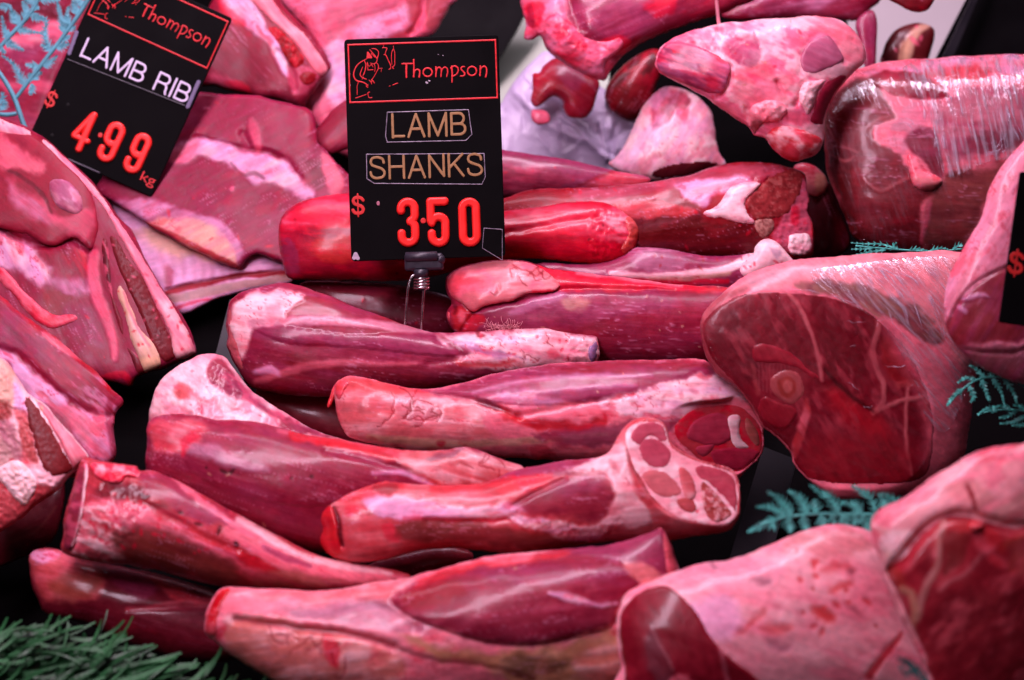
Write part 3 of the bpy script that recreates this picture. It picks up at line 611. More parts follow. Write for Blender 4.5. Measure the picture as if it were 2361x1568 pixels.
p = Piece('meat_trimming', [(-40, 1170), (60, 1160), (110, 1120), (146, 1108), (150, 1150), (140, 1200), (125, 1240), (100, 1262), (40, 1290), (-40, 1310)], h=.025, base=MD, base2=MB, ratio=.7, angle=-30); p.line([(20, 1250), (80, 1225), (130, 1170)], 4, MB, 4, .7)
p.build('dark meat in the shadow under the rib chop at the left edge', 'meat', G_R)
p = Piece('lamb_rib', [(-50, 812), (0, 824), (30, 850), (60, 900), (78, 915), (105, 935), (137, 973), (171, 1008), (205, 1052), (190, 1072), (168, 1090), (150, 1112), (136, 1130), (85, 1164), (48, 1197), (0, 1226), (-50, 1240)], h=.085, flat=46, angle=60, base=F_, base2=FP, tilt=.35, z=4, warp=6)
p.fill([(-60, 900), (60, 930), (100, 1010), (100, 1240), (40, 1300), (-60, 1290)], CR, 12, .8, col2=SAL); p.fill([(-40, 1180), (60, 1200), (90, 1260), (40, 1310), (-40, 1320)], (.45, .07, .07), 10, .8); p.fill([(90, 1060), (150, 1130), (175, 1270), (110, 1250)], WL, 7, .85)
p.fill([(100, 1250), (190, 1270), (230, 1450), (260, 1600), (150, 1600), (130, 1420)], (.58, .12, .11), 8, .85, col2=SAL); p.fill([(-40, 1330), (60, 1320), (120, 1450), (160, 1600), (80, 1640), (-40, 1600)], (.66, .42, .40), 10, .8, col2=MP)
p.fill([(-40, 1050), (0, 1090), (110, 1120), (145, 1190), (60, 1210), (-40, 1230)], (.62, .10, .12), 9, .85, z=0)
c = p.part('dark_meat_band', [(160, 1160), (215, 1180), (300, 1300), (390, 1440), (450, 1560), (500, 1650), (400, 1690), (330, 1680), (260, 1580), (220, 1430), (180, 1280)], (.34, .06, .07), MB, amp=3, mat=CUT); c.mottle((.36, .07, .08), 6, 1.5, .58, .1, .5); c.rough(1.2, 6)
c = p.part('fat_cap', [(210, 1155), (300, 1205), (400, 1325), (500, 1430), (600, 1550), (565, 1610), (510, 1660), (455, 1570), (395, 1440), (310, 1300), (240, 1200)], SAL, F_, amp=9); c.specks(2, (5, 7), CR, .9)
c = p.part('fat_trim', [(-20, 1090), (30, 1060), (60, 1075), (85, 1110), (72, 1150), (50, 1165), (10, 1120)], F_, CR, amp=10, z=0); c.rough(6, 7)
p.rough(4, 8); p.specks(20, (2, 5), MR, .5)
p.build('front rib chop at the left edge with cream fat and a dark meat band', 'lamb rib', G_R)

# ------------------------------------------------------------------ the shanks
G_S = 'lamb shanks heaped in the middle of the tray'
p = Piece('lamb_shank', [(1000, 345), (1100, 338), (1160, 345), (1228, 356), (1330, 372), (1416, 393), (1484, 405), (1498, 420), (1440, 442), (1300, 455), (1150, 458), (1030, 445)], h=.055, angle=8, base=MP, base2=(.40, .14, .22), z=2)
p.fill([(1190, 1130), (1500, 1130), (1700, 1200), (1500, 1280), (1190, 1290)], M_, 16, .7, col2=FP); p.fill([(1950, 1150), (2100, 1180), (2190, 1230), (2060, 1270), (1850, 1280), (1750, 1250), (1850, 1200)], (.66, .10, .13), 10, .85, col2=FP); p.line([(1700, 1260), (1800, 1210), (1950, 1150)], 3, (.45, .03, .06), 3, .7)
p.specks(18, (1.5, 4), MR, .6); p.finish_tissue(.3, .25)
p.build('slim purple shank with a reddish tip, farthest one right of the sign', 'lamb shank', G_S)
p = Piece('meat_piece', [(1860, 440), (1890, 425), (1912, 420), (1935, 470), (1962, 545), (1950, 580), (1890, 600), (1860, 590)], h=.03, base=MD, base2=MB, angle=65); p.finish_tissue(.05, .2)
p.build('dark meat in the gap between the cut shank and the wrapped leg', 'meat')
p = Piece('bone_joint', [(1828, 388), (1850, 376), (1880, 384), (1905, 410), (1906, 436), (1886, 452), (1862, 448), (1848, 420)], h=.05, base=SAL, base2=FY, bump=3); p.mottle(MR, 12, 1.5, .55, .1, .6); p.fill([(1880, 400), (1905, 410), (1900, 440), (1880, 440)], FY, 6, .6)
p.build('rounded pinkish bone end poking out behind the dark cut shank face', 'meat')
p = Piece('lamb_shank', [(1120, 480), (1158, 458), (1228, 438), (1330, 434), (1467, 424), (1572, 408), (1627, 390), (1682, 377), (1738, 373), (1793, 379), (1836, 390), (1855, 402), (1860, 430), (1866, 460), (1863, 489), (1874, 515), (1876, 580), (1860, 598), (1800, 610), (1700, 604), (1600, 598), (1470, 592), (1300, 575), (1180, 545)], h=.06, angle=-10, base=(.48, .035, .06), base2=M_, z=3, warp=6)
p.fill([(-500, 1210), (-100, 1160), (200, 1080), (480, 1020), (720, 1020), (850, 1080), (700, 1150), (560, 1130), (300, 1180), (0, 1210), (-300, 1290)], (.62, .20, .27), 12, .85, col2=M_); p.fill([(150, 1150), (330, 1120), (560, 1110), (660, 1150), (640, 1210), (420, 1210), (340, 1300), (260, 1260), (180, 1200)], WL, 10, .85, col2=MP)
c = p.part('fat_cap', [(330, 1330), (420, 1290), (500, 1180), (600, 1140), (690, 1150), (640, 1210), (595, 1280), (620, 1350), (660, 1400), (560, 1400), (440, 1370), (360, 1360)], F_, SAL, amp=11); c.mottle(FP, 22, 1.5, .55, .1, .5)
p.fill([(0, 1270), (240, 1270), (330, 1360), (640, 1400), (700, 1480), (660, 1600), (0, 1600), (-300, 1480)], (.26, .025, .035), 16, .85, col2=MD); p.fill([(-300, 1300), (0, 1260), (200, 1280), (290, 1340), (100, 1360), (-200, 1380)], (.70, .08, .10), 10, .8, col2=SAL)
p.cut([(600, 1270), (690, 1150), (780, 1080), (900, 1055), (985, 1080), (1000, 1250), (1015, 1450), (1010, 1590), (880, 1600), (680, 1440)])
c = p.part('cut_face', [(598, 1275), (640, 1210), (690, 1160), (780, 1090), (880, 1060), (960, 1085), (945, 1200), (900, 1290), (850, 1350), (780, 1370), (700, 1375), (640, 1360)], (.50, .11, .12), (.58, .16, .16), amp=3, mat=CUT); c.rough(2, 7); c.mottle((.36, .06, .07), 9, 1.4, .54, .1, .6); c.mottle((.72, .34, .32), 6, 1.4, .62, .08, .5, seed=3)
c = p.part('bone', [(655, 1395), (700, 1370), (770, 1375), (780, 1430), (730, 1490), (690, 1480)], (.62, .36, .32), MB, amp=4, mat=CUT); c.mottle(MB, 6, 1, .54, .08, .6); c.rough(2.5, 6)
p.fill([(860, 1200), (900, 1130), (990, 1140), (1000, 1400), (1010, 1580), (880, 1580), (760, 1500), (820, 1380)], (.62, .22, .30), 8, .85, col2=FP); p.fill([(880, 1320), (930, 1290), (930, 1400), (890, 1420)], MR, 6, .7)
c = p.part('fat_trim', [(870, 1480), (940, 1460), (1000, 1470), (1012, 1560), (960, 1600), (880, 1590)], F_, FP, amp=8); c.rough(5, 7)
p.rough(4, 9, [(600, 1100), (1000, 1060), (1020, 1600), (650, 1560)]); p.specks(30, (2, 5), MR, .5); p.finish_tissue(.12, .3)
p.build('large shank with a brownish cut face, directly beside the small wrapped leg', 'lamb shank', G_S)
p = Piece('lamb_shank', [(646, 513), (670, 479), (718, 458), (797, 445), (900, 440), (1050, 470), (1160, 486), (1300, 468), (1385, 466), (1440, 488), (1474, 518), (1470, 560), (1447, 592), (1395, 609), (1330, 606), (1250, 598), (1160, 600), (1050, 625), (940, 645), (807, 646), (700, 645), (664, 641), (652, 607), (643, 560)], h=.06, angle=3, base=(.58, .03, .10), base2=(.48, .08, .15), z=0, warp=6)
p.fill([(650, 500), (720, 462), (800, 450), (800, 510), (720, 520), (660, 530)], (.78, .14, .22), 9, .8, col2=FP); p.fill([(690, 520), (800, 520), (800, 560), (720, 560)], M_, 12, .6); p.fill([(640, 545), (680, 560), (690, 640), (655, 630)], MP, 9, .7)
p.fill([(720, 560), (800, 545), (810, 600), (740, 600)], (.72, .11, .10), 12, .8)
p.fill([(1150, 490), (1300, 474), (1400, 480), (1465, 520), (1440, 560), (1300, 540), (1160, 530)], (.82, .13, .22), 10, .75, col2=SAL); p.fill([(1370, 475), (1440, 492), (1470, 530), (1440, 540), (1400, 515)], FP, 8, .7, col2=F_); p.fill([(1150, 540), (1400, 550), (1450, 590), (1300, 600), (1150, 595)], MR, 14, .7, col2=(.56, .02, .09))
p.specks(8, (2, 4), BL, .7); p.mottle(MR, 16, 3, .55, .1, .6, seed=8); p.groove([(1150, 540), (1260, 520), (1380, 500)], 8, 5); p.rough(4, 9, [(1370, 470), (1480, 500), (1460, 600), (1370, 600)])
c = p.part('cut_end', [(1440, 500), (1462, 502), (1475, 522), (1470, 560), (1450, 588), (1432, 575), (1448, 540)], (.70, .16, .14), SAL, amp=4); c.rough(4, 6)
p.build('bright red shank lying behind the lamb shanks sign', 'lamb shank', G_S)
p = Piece('lamb_shank', [(1235, 608), (1330, 610), (1400, 604), (1440, 588), (1470, 571), (1554, 577), (1620, 590), (1690, 588), (1735, 584), (1760, 580), (1812, 588), (1832, 607), (1800, 635), (1740, 665), (1640, 675), (1500, 675), (1330, 655)], h=.05, angle=3, base=MP, base2=M_, z=6)
p.fill([(0, 150), (150, 150), (250, 220), (100, 290), (-100, 260), (-130, 200)], (.55, .30, .40), 12, .7); p.line([(-250, 300), (0, 318), (300, 300), (500, 270), (640, 200)], [5, 7, 8, 10, 12], F_, 5, .9); p.line([(-100, 350), (200, 356), (480, 350)], [7, 8, 6], MR, 5, .8); p.line([(0, 330), (250, 333), (500, 300)], [3, 5, 4], CR, 4, .7)
c = p.part('knuckle', [(560, 275), (620, 215), (648, 180), (655, 135), (690, 98), (725, 88), (790, 108), (850, 165), (905, 230), (860, 250), (760, 270), (650, 310)], F_, FP, amp=24) if False else None
p.specks(25, (1.5, 3.5), (.5, .03, .05), .6); p.finish_tissue(.35, .15)
p.build('pale sinewy shank squeezed behind the long purple shank, right of the sign', 'lamb shank', G_S)
KN = Piece('knuckle', [(1695, 625), (1722, 596), (1737, 583), (1741, 568), (1763, 552), (1789, 557), (1811, 580), (1831, 604), (1812, 618), (1772, 628), (1730, 645)], h=.058, base=F_, base2=FP, bump=4); KN.specks(8, (2, 4), MR, .6); KN.fill([(1775, 570), (1800, 580), (1790, 600)], (.55, .36, .46), 7, .6)
KN.build(parent=p.obj)
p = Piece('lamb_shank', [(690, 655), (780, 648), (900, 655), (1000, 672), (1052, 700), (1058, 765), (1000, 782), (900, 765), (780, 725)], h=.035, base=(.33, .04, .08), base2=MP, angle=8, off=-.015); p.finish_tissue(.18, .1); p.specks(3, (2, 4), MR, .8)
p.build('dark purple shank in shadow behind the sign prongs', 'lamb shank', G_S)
p = Piece('lamb_shank', [(1028, 649), (1033, 635), (1057, 617), (1108, 603), (1160, 598), (1204, 599), (1238, 608), (1279, 621), (1433, 640), (1556, 655), (1680, 662), (1740, 700), (1740, 800), (1640, 840), (1500, 846), (1380, 842), (1250, 818), (1120, 792), (1062, 782), (1047, 766), (1034, 750), (1028, 722), (1041, 700), (1031, 675)], h=.055, angle=3, base=M_, base2=MP, z=5, warp=6, fib=.65)
p.fill([(900, 620), (1080, 560), (1300, 510), (1600, 430), (1900, 440), (2300, 480), (2360, 560), (1900, 620), (1400, 720), (1000, 720)], MP, 22, .8, col2=(.5, .17, .25)); p.fill([(1450, 260), (1700, 300), (2000, 350), (2700, 420), (2700, 450), (2360, 440), (1900, 440), (1620, 440), (1500, 380)], MR, 9, .9, col2=(.74, .14, .16))
p.line([(1700, 320), (2000, 350), (2400, 405)], [4, 6, 5], SAL, 5, .8)
p.fill([(1590, 510), (1650, 480), (1760, 500), (1740, 560), (1640, 570)], (.75, .50, .40), 16, .7); p.line([(1600, 470), (1400, 540), (1250, 600)], [8, 12, 5], WL, 9, .4)  # yellowish highlight painted into the muscle colour
c = p.part('knuckle', [(818, 390), (835, 340), (900, 292), (1050, 252), (1200, 234), (1320, 238), (1430, 275), (1540, 350), (1590, 410), (1520, 450), (1380, 460), (1250, 515), (1080, 545), (1000, 585), (930, 540), (860, 490), (830, 440)], (.78, .30, .33), F_, amp=15, angle=-5); c.mottle(FP, 34, 1.6, .55, .1, .6); c.veins(9, [(1050, 280), (1400, 260), (1540, 400), (1050, 520)], length=40)
c.fill([(820, 380), (900, 320), (960, 330), (900, 450), (860, 500)], (.76, .14, .19), 12, .8); c.fill([(1380, 450), (1530, 430), (1600, 440), (1480, 480)], MR, 6, .9); c.fill([(870, 330), (1000, 350), (1060, 380), (940, 400)], (.76, .14, .18), 12, .6)
p.fill([(850, 580), (900, 540), (1000, 600), (980, 620), (930, 700), (890, 720), (850, 670)], (.70, .07, .10), 9, .9); p.fill([(900, 570), (940, 590), (930, 660), (890, 640)], SAL, 7, .6); p.fill([(950, 640), (1030, 600), (1080, 640), (1000, 720), (930, 720)], (.72, .05, .10), 9, .8)
p.groove([(1000, 590), (1080, 548), (1300, 505), (1560, 440), (1700, 430), (2360, 440)], 7, 10); p.groove([(940, 520), (1000, 590), (960, 650), (920, 720)], 5, 8); p.line([(860, 520), (880, 560), (870, 600)], 4, BL, 4, .5)
p.specks(25, (1, 2.5), CR, .6); p.finish_tissue(.22, .12)
c = p.part('skin_flap', [(815, 600), (830, 585), (842, 605), (838, 650), (828, 680), (812, 660)], (.75, .2, .24), FP, amp=4)
p.build('long purple shank with a pale fatty knuckle, right of the sign prongs', 'lamb shank', G_S); SH_E = p
p = Piece('lamb_shank', [(590, 895), (680, 900), (800, 910), (880, 960), (860, 1030), (780, 1022), (690, 990), (620, 940)], h=.02, base=(.32, .05, .08), base2=(.46, .13, .18), angle=20); p.fill([(660, 930), (720, 930), (760, 970), (700, 970)], (.42, .14, .17), 10, .6)
p.build('dark shank in the gap under the shank with the pale tapering end', 'lamb shank', G_S)
p = Piece('lamb_shank', [(528, 700), (540, 685), (556, 673), (610, 658), (665, 653), (750, 678), (818, 708), (886, 731), (945, 752), (1000, 766), (1140, 762), (1220, 758), (1262, 757), (1310, 769), (1362, 773), (1378, 786), (1375, 836), (1290, 850), (1150, 872), (1020, 893), (900, 907), (760, 914), (660, 910), (581, 892), (547, 850), (523, 800), (526, 775), (520, 748)], h=.06, angle=9, base=M_, base2=MP, z=5, warp=6, fib=.6)
p.fill([(1940, 560), (2060, 470), (2360, 470), (2700, 580), (2950, 690), (2700, 690), (2360, 640), (1900, 630)], (.46, .055, .085), 10, .9, col2=MP, z=4); p.fill([(1560, 600), (1580, 540), (1700, 470), (1880, 440), (2060, 475), (1950, 570), (1890, 640), (1780, 680), (1700, 690), (1670, 800), (1630, 900), (1560, 720)], F_, 9, .95, z=4, col2=SAL)
p.fill([(1780, 560), (1880, 530), (1880, 600), (1800, 640)], SAL, 12, .6, z=4); p.fill([(1950, 630), (2200, 620), (2300, 650), (2000, 680)], WL, 12, .6, z=4)
p.line([(1700, 665), (1950, 650), (2360, 655), (2680, 690), (2900, 720), (3100, 770)], [12, 10, 9, 9, 7, 4], (.72, .38, .46), 6, .85, z=4)
p.fill([(1700, 690), (1900, 680), (2360, 740), (2700, 730), (3000, 760), (3240, 840), (2960, 880), (2660, 870), (2360, 820), (1960, 800), (1720, 760)], MP, 13, .8, col2=(.40, .10, .20), z=4)
p.fill([(1640, 900), (1900, 860), (2300, 900), (2700, 960), (3100, 960), (3000, 1060), (2360, 1100), (1900, 1080), (1680, 1010)], (.36, .05, .085), 18, .75, col2=MP, z=4); p.line([(1720, 1060), (1900, 1000), (2100, 950), (2360, 930), (2800, 940)], [6, 9, 8, 4], SAL, 7, .55, z=4); p.line([(1720, 990), (1830, 980), (1880, 1010)], [6, 10, 4], WL, 7, .7, z=4)
p.fill([(760, 760), (900, 735), (1050, 725), (1500, 700), (1650, 735), (1830, 760), (1835, 925), (1500, 950), (1200, 980), (1000, 960), (880, 900), (980, 860)], F_, 12, .95, col2=FP, z=5); p.fill([(820, 770), (950, 790), (1200, 860), (1350, 900), (1150, 890), (950, 840)], (.52, .28, .46), 11, .75); p.fill([(1130, 750), (1250, 740), (1300, 790), (1180, 800)], (.62, .42, .62), 12, .5)
p.fill([(880, 900), (1000, 930), (1200, 910), (1290, 940), (1100, 960), (900, 950)], (.66, .06, .07), 9, .75); p.fill([(1500, 850), (1560, 850), (1570, 890), (1510, 890)], MR, 8, .5); p.fill([(1430, 740), (1560, 730), (1640, 790), (1500, 810)], SAL, 14, .6)
p.line([(700, 700), (800, 760), (890, 830)], [4, 6, 3], M_, 5, .7); p.specks(2, (4, 6), (.3, .01, .03), .9, [(1030, 720), (1060, 720), (1060, 750), (1030, 750)]); p.specks(22, (2, 4.5), MR, .6, [(900, 750), (1800, 760), (1800, 900), (1000, 930)]); p.veins(8, [(1000, 740), (1750, 740), (1750, 900), (1300, 930)], length=30, w=1.2)
p.groove([(1560, 1000-90), (1600, 900)], 5, 2); p.groove([(760, 775), (880, 835), (900, 900), (700, 930)], 8, 5); p.bulge([(1700, 690), (1900, 680), (2360, 740), (2700, 730), (3000, 760), (3240, 840), (2960, 880), (2360, 820), (1960, 800)], 6, z=4)
c = p.part('cut_end', [(1535, 560), (1560, 590), (1560, 720), (1600, 800), (1625, 900), (1640, 980), (1600, 950), (1560, 880), (1525, 800), (1540, 720)], (.66, .24, .26), FP, amp=3, z=4, mat=CUT); c.rough(3, 6)
c = p.part('cut_end', [(1790, 805), (1836, 775), (1840, 850), (1830, 922), (1785, 925), (1775, 860)], (.45, .28, .44), WL, amp=3); c.rough(3, 5)
p.rough(5, 9, [(1640, 760), (1840, 760), (1840, 930), (1640, 940)]); p.finish_tissue(.25, .12)
p.build('purple shank in front of the sign prongs, its pale tapering end pointing right', 'lamb shank', G_S)
p = Piece('lamb_shank', [(770, 905), (774, 885), (794, 871), (818, 868), (886, 881), (968, 898), (1057, 885), (1142, 861), (1228, 844), (1330, 835), (1433, 831), (1556, 829), (1624, 829), (1664, 866), (1705, 899), (1734, 933), (1756, 978), (1763, 1022), (1752, 1055), (1720, 1085), (1690, 1108), (1560, 1098), (1420, 1076), (1301, 1064), (1200, 1058), (1108, 1050), (989, 1043), (903, 1033), (818, 1013), (794, 997), (777, 956)], h=.06, angle=2, base=SAL, base2=FP, z=5, warp=6)
p.fill([(100, 1040), (350, 1060), (640, 1110), (900, 1150), (1080, 1210), (1050, 1330), (1150, 1480), (700, 1530), (200, 1440), (70, 1300)], (.76, .26, .27), 14, .8, col2=F_); p.fill([(70, 1070), (200, 1020), (500, 1090), (700, 1130), (450, 1140), (150, 1110)], (.74, .12, .14), 9, .75)
p.fill([(630, 1110), (900, 1072), (1150, 1000), (1400, 948), (1700, 922), (2560, 910), (2700, 1000), (2300, 1080), (2100, 1130), (1900, 1180), (1600, 1190), (1300, 1210), (1050, 1190), (850, 1150)], MP, 12, .95, col2=M_, streak=140); p.fill([(1300, 960), (1700, 930), (2500, 900), (2600, 950), (2300, 980), (1700, 990)], (.44, .055, .09), 12, .8, col2=MP)
p.fill([(1100, 1140), (1350, 1120), (1600, 1190), (1300, 1220), (1080, 1200)], WL, 16, .55); p.line([(1000, 1130), (1300, 1060), (1700, 1020), (2200, 1010)], [3, 5, 6, 3], WL, 8, .45); p.line([(1200, 1160), (1600, 1110), (2100, 1080)], [3, 5, 3], WL, 7, .4)
p.fill([(1050, 1205), (1180, 1230), (1320, 1300), (1550, 1330), (1800, 1320), (1900, 1270), (1860, 1370), (1600, 1400), (1350, 1370), (1180, 1290)], (.66, .03, .06), 11, .9, col2=MR); p.fill([(1000, 1180), (1130, 1200), (1200, 1270), (1080, 1230)], (.25, .12, .2), 8, .6)
p.line([(300, 1430), (700, 1470), (1000, 1475), (1500, 1450), (1900, 1410)], [7, 9, 9, 7, 5], CR, 6, .8); p.fill([(1380, 1430), (1700, 1380), (2000, 1340), (2400, 1300), (2300, 1420), (2000, 1480), (1700, 1500)], (.42, .12, .20), 12, .8, col2=MP)
p.fill([(500, 1140), (700, 1180), (800, 1290), (640, 1330), (480, 1280)], (.66, .38, .44), 22, .5); p.veins(12, [(450, 1180), (750, 1230), (780, 1380), (520, 1330)], length=60, w=1.6, a=.75); p.fill([(750, 1470), (800, 1465), (800, 1495), (760, 1495)], MR, 6, .8)
p.fill([(1850, 1180), (2200, 1100), (2360, 1060), (2700, 980), (2900, 1060), (2980, 1130), (2900, 1200), (2600, 1150), (2500, 1230), (2350, 1320), (1950, 1270)], F_, 13, .95, col2=WL); p.specks(14, (3, 7), (.76, .2, .26), .4, [(2000, 1180), (2500, 1060), (2700, 1120), (2300, 1280)])
p.groove([(600, 1112), (900, 1160), (1080, 1210), (1300, 1290)], 7, 7); p.groove([(1300, 1290), (1700, 1210), (2100, 1130)], 8, 4); p.bulge([(640, 1110), (1150, 1000), (1700, 922), (2560, 920), (2300, 1080), (1900, 1180), (1300, 1210)], 7)
p.cut([(120, 1180), (250, 1120), (450, 1100), (580, 1060), (650, 1140), (700, 1240), (722, 1370), (700, 1450), (640, 1500), (540, 1560), (400, 1560), (250, 1450), (140, 1320)], z=6, push=4)
c = p.part('cut_face', [(150, 1260), (240, 1170), (400, 1130), (540, 1130), (620, 1170), (690, 1250), (718, 1370), (695, 1450), (640, 1498), (560, 1550), (400, 1540), (240, 1420), (160, 1330)], (.66, .14, .18), (.74, .10, .14), amp=2, z=6); c.mottle(MR, 16, 1.4, .56, .08, .7)
d = c.part('lean_muscle', [(225, 1320), (280, 1220), (420, 1170), (500, 1215), (525, 1330), (430, 1385), (300, 1375)], (.60, .11, .19), (.66, .18, .26), amp=2, z=6); d = c.part('lean_muscle', [(370, 1430), (450, 1395), (560, 1385), (680, 1415), (690, 1450), (640, 1495), (560, 1545), (430, 1520)], (.54, .07, .15), (.60, .13, .2), amp=2, z=6); d = c.part('lean_muscle', [(280, 1400), (360, 1370), (410, 1350), (400, 1410), (330, 1460)], (.60, .11, .19), (.66, .18, .26), amp=1.5, z=6)
d = c.part('bone', [(480, 1215), (540, 1185), (570, 1210), (560, 1290), (580, 1350), (630, 1400), (540, 1400), (500, 1330)], F_, FP, amp=3, z=6); d = c.part('bone', [(600, 1200), (660, 1260), (690, 1340), (680, 1390), (640, 1360), (600, 1290)], (.55, .22, .2), SAL, amp=2, z=6)
c = p.part('skin_flap', [(120, 1040), (75, 1068), (58, 1110), (95, 1180), (130, 1120), (170, 1060)], (.74, .14, .16), FP, amp=5)
p.specks(16, (1.2, 2.5), CR, .7); p.finish_tissue(.12, .3)
p.build('long shank with a salmon thin end at left and a lobed red end at right', 'lamb shank', G_S); SH_G = p
fl = Piece('skin_flap', [(783, 874), (770, 888), (760, 915), (755, 935), (760, 938), (772, 918), (783, 903), (790, 885)], h=.065, base=(.72, .10, .12), base2=SAL, step=2.0, bump=1); fl.build(parent=p.obj)
p = Piece('lamb_shank', [(438, 830), (465, 816), (513, 820), (533, 844), (554, 871), (581, 902), (650, 946), (718, 987), (790, 1014), (841, 1026), (900, 1060), (880, 1120), (700, 1150), (500, 1120), (380, 1060), (345, 1000), (342, 963), (349, 929), (369, 878), (405, 846)], h=.05, angle=32, base=F_, base2=FP, z=4, warp=7, ratio=.8)
p.fill([(1390, 960), (1440, 900), (1500, 880), (1620, 1040), (1750, 1180), (1950, 1290), (2100, 1370), (2300, 1440), (1930, 1390), (1830, 1280), (1700, 1200), (1540, 1150), (1420, 1060)], M_, 10, .92, col2=MP); p.fill([(1480, 1000), (1600, 1040), (1800, 1190), (1700, 1200), (1540, 1120)], MP, 24, .6)
p.fill([(1170, 1080), (1240, 1080), (1280, 1150), (1200, 1180)], (.76, .16, .17), 13, .8); p.fill([(1020, 1280), (1140, 1300), (1150, 1400), (1030, 1420)], SAL, 14, .6); p.fill([(1330, 1200), (1370, 1230), (1370, 1280), (1340, 1260)], MR, 5, .8); p.mottle(FP, 26, 1.4, .56, .1, .45); p.specks(20, (1.5, 3.5), MR, .5)
p.rough(3, 12); p.groove([(1200, 1150), (1400, 1220), (1600, 1260)], 12, 4)
p.build('white fatty knuckle end of the shank at the left of the heap', 'lamb shank', G_S)
p = Piece('lamb_shank', [(342, 975), (380, 955), (440, 955), (490, 965), (560, 970), (620, 978), (700, 1000), (790, 1013), (841, 1022), (933, 1038), (1014, 1038), (1069, 1031), (1102, 1038), (1154, 1058), (1215, 1082), (1180, 1125), (1050, 1155), (900, 1205), (820, 1262), (740, 1276), (650, 1255), (520, 1195), (420, 1142), (360, 1112), (336, 1082), (338, 1028)], h=.075, angle=16, base=M_, base2=MP, z=7, warp=6, fib=.6)
p.fill([(920, -40), (1150, -60), (1300, -40), (1260, 80), (1160, 130), (1080, 160), (960, 120)], (.76, .16, .20), 16, .85, col2=F_); p.fill([(1130, 60), (1200, 20), (1300, 0), (1180, 120), (1140, 170)], MR, 9, .7); p.fill([(1180, 130), (1300, 80), (1480, 160), (1700, 260), (1560, 260), (1330, 210)], (.62, .36, .46), 16, .75)  # pale lilac sheen on the muscle is painted into the colour
p.fill([(1260, 20), (1500, -20), (1900, 30), (2250, 130), (2400, 200), (2300, 260), (1900, 160), (1500, 90)], (.44, .065, .11), 16, .8, col2=MP); p.line([(1750, 0), (2000, 60), (2300, 150), (2500, 180)], [6, 10, 10, 5], SAL, 8, .5)
p.fill([(0, 30), (200, 80), (420, 110), (560, 135), (600, 160), (500, 190), (300, 165), (0, 100), (-200, 60), (-200, 0)], (.72, .05, .08), 9, .92, col2=SAL, z=8); p.fill([(500, 140), (720, 125), (870, 105), (960, 125), (1100, 180), (1280, 240), (1100, 330), (700, 360), (640, 320), (480, 230)], (.76, .24, .25), 10, .92, col2=F_, z=8); p.fill([(620, 180), (740, 140), (880, 110), (830, 160), (760, 180)], (.30, .14, .22), 8, .6, z=8); p.fill([(760, 190), (830, 180), (820, 230), (780, 230)], (.6, .05, .08), 7, .6, z=8)
p.line([(300, 270), (480, 270), (600, 310), (690, 350)], [4, 6, 6, 4], WL, 7, .6, z=8); p.groove([(0, 130), (300, 190), (520, 260), (690, 345)], 8, 9, z=8); p.bulge([(1300, 0), (1900, 60), (2350, 220), (2300, 420), (1900, 480), (1400, 380), (1150, 180)], 6)
p.specks(5, (3, 6), BL, .8, [(1300, 200), (2100, 250), (2100, 330), (1400, 330)]); p.specks(10, (1.5, 3), FY, .6); p.veins(6, [(900, 180), (1150, 230), (1000, 280), (850, 240)], z=8, length=40); p.finish_tissue(.25, .12)
p.build('long purple shank with a red sinew along its top, left of centre', 'lamb shank', G_S)
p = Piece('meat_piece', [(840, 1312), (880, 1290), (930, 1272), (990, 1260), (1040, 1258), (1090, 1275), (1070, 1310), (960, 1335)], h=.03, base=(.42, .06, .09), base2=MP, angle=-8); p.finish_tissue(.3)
p.build('small meat scrap in shadow under the shank with the round cut face', 'meat')
p = Piece('lamb_shank', [(726, 1175), (734, 1163), (752, 1150), (801, 1127), (878, 1109), (926, 1112), (1007, 1119), (1117, 1112), (1190, 1084), (1301, 1062), (1382, 1055), (1411, 1032), (1424, 1005), (1446, 977), (1480, 962), (1512, 965), (1536, 985), (1550, 1022), (1591, 1052), (1646, 1070), (1690, 1083), (1702, 1107), (1707, 1157), (1702, 1197), (1676, 1224), (1609, 1235), (1547, 1246), (1411, 1250), (1300, 1264), (1200, 1277), (1043, 1264), (970, 1270), (878, 1293), (823, 1297), (768, 1284), (739, 1251), (743, 1216), (728, 1196)], h=.085, angle=-5, base=(.72, .17, .20), base2=F_, z=8, warp=6, ratio=.8)
p.fill([(950, 330), (1200, 240), (1500, 180), (1720, 165), (1650, 240), (1450, 290), (1200, 330)], MP, 10, .9, col2=M_); p.fill([(700, 340), (1000, 320), (1300, 280), (1420, 280), (1410, 330), (1200, 420), (900, 440), (650, 410)], (.76, .10, .13), 9, .85, col2=SAL); p.fill([(1180, 290), (1400, 270), (1420, 310), (1280, 370)], MR, 8, .7)
p.fill([(240, 400), (350, 380), (600, 440), (900, 480), (1250, 465), (1220, 530), (900, 560), (400, 560), (260, 480)], WL, 10, .85, col2=F_); p.line([(500, 555), (900, 570), (1200, 560)], [4, 6, 4], MR, 5, .6)
p.fill([(1180, 470), (1300, 400), (1430, 340), (1560, 285), (1720, 270), (1790, 350), (1805, 450), (1790, 520), (1700, 575), (1550, 560), (1350, 545), (1230, 510)], M_, 22, .92, col2=(.50, .10, .15)); p.fill([(1400, 380), (1600, 310), (1740, 300), (1700, 380), (1500, 420)], MP, 26, .7)
p.fill([(1120, 530), (1350, 560), (1560, 600), (1700, 600), (1780, 540), (1850, 560), (1760, 650), (1600, 700), (1350, 640)], F_, 8, .9, col2=WL); p.rough(3, 10, [(1130, 530), (1700, 580), (1850, 540), (1800, 660), (1350, 650)])
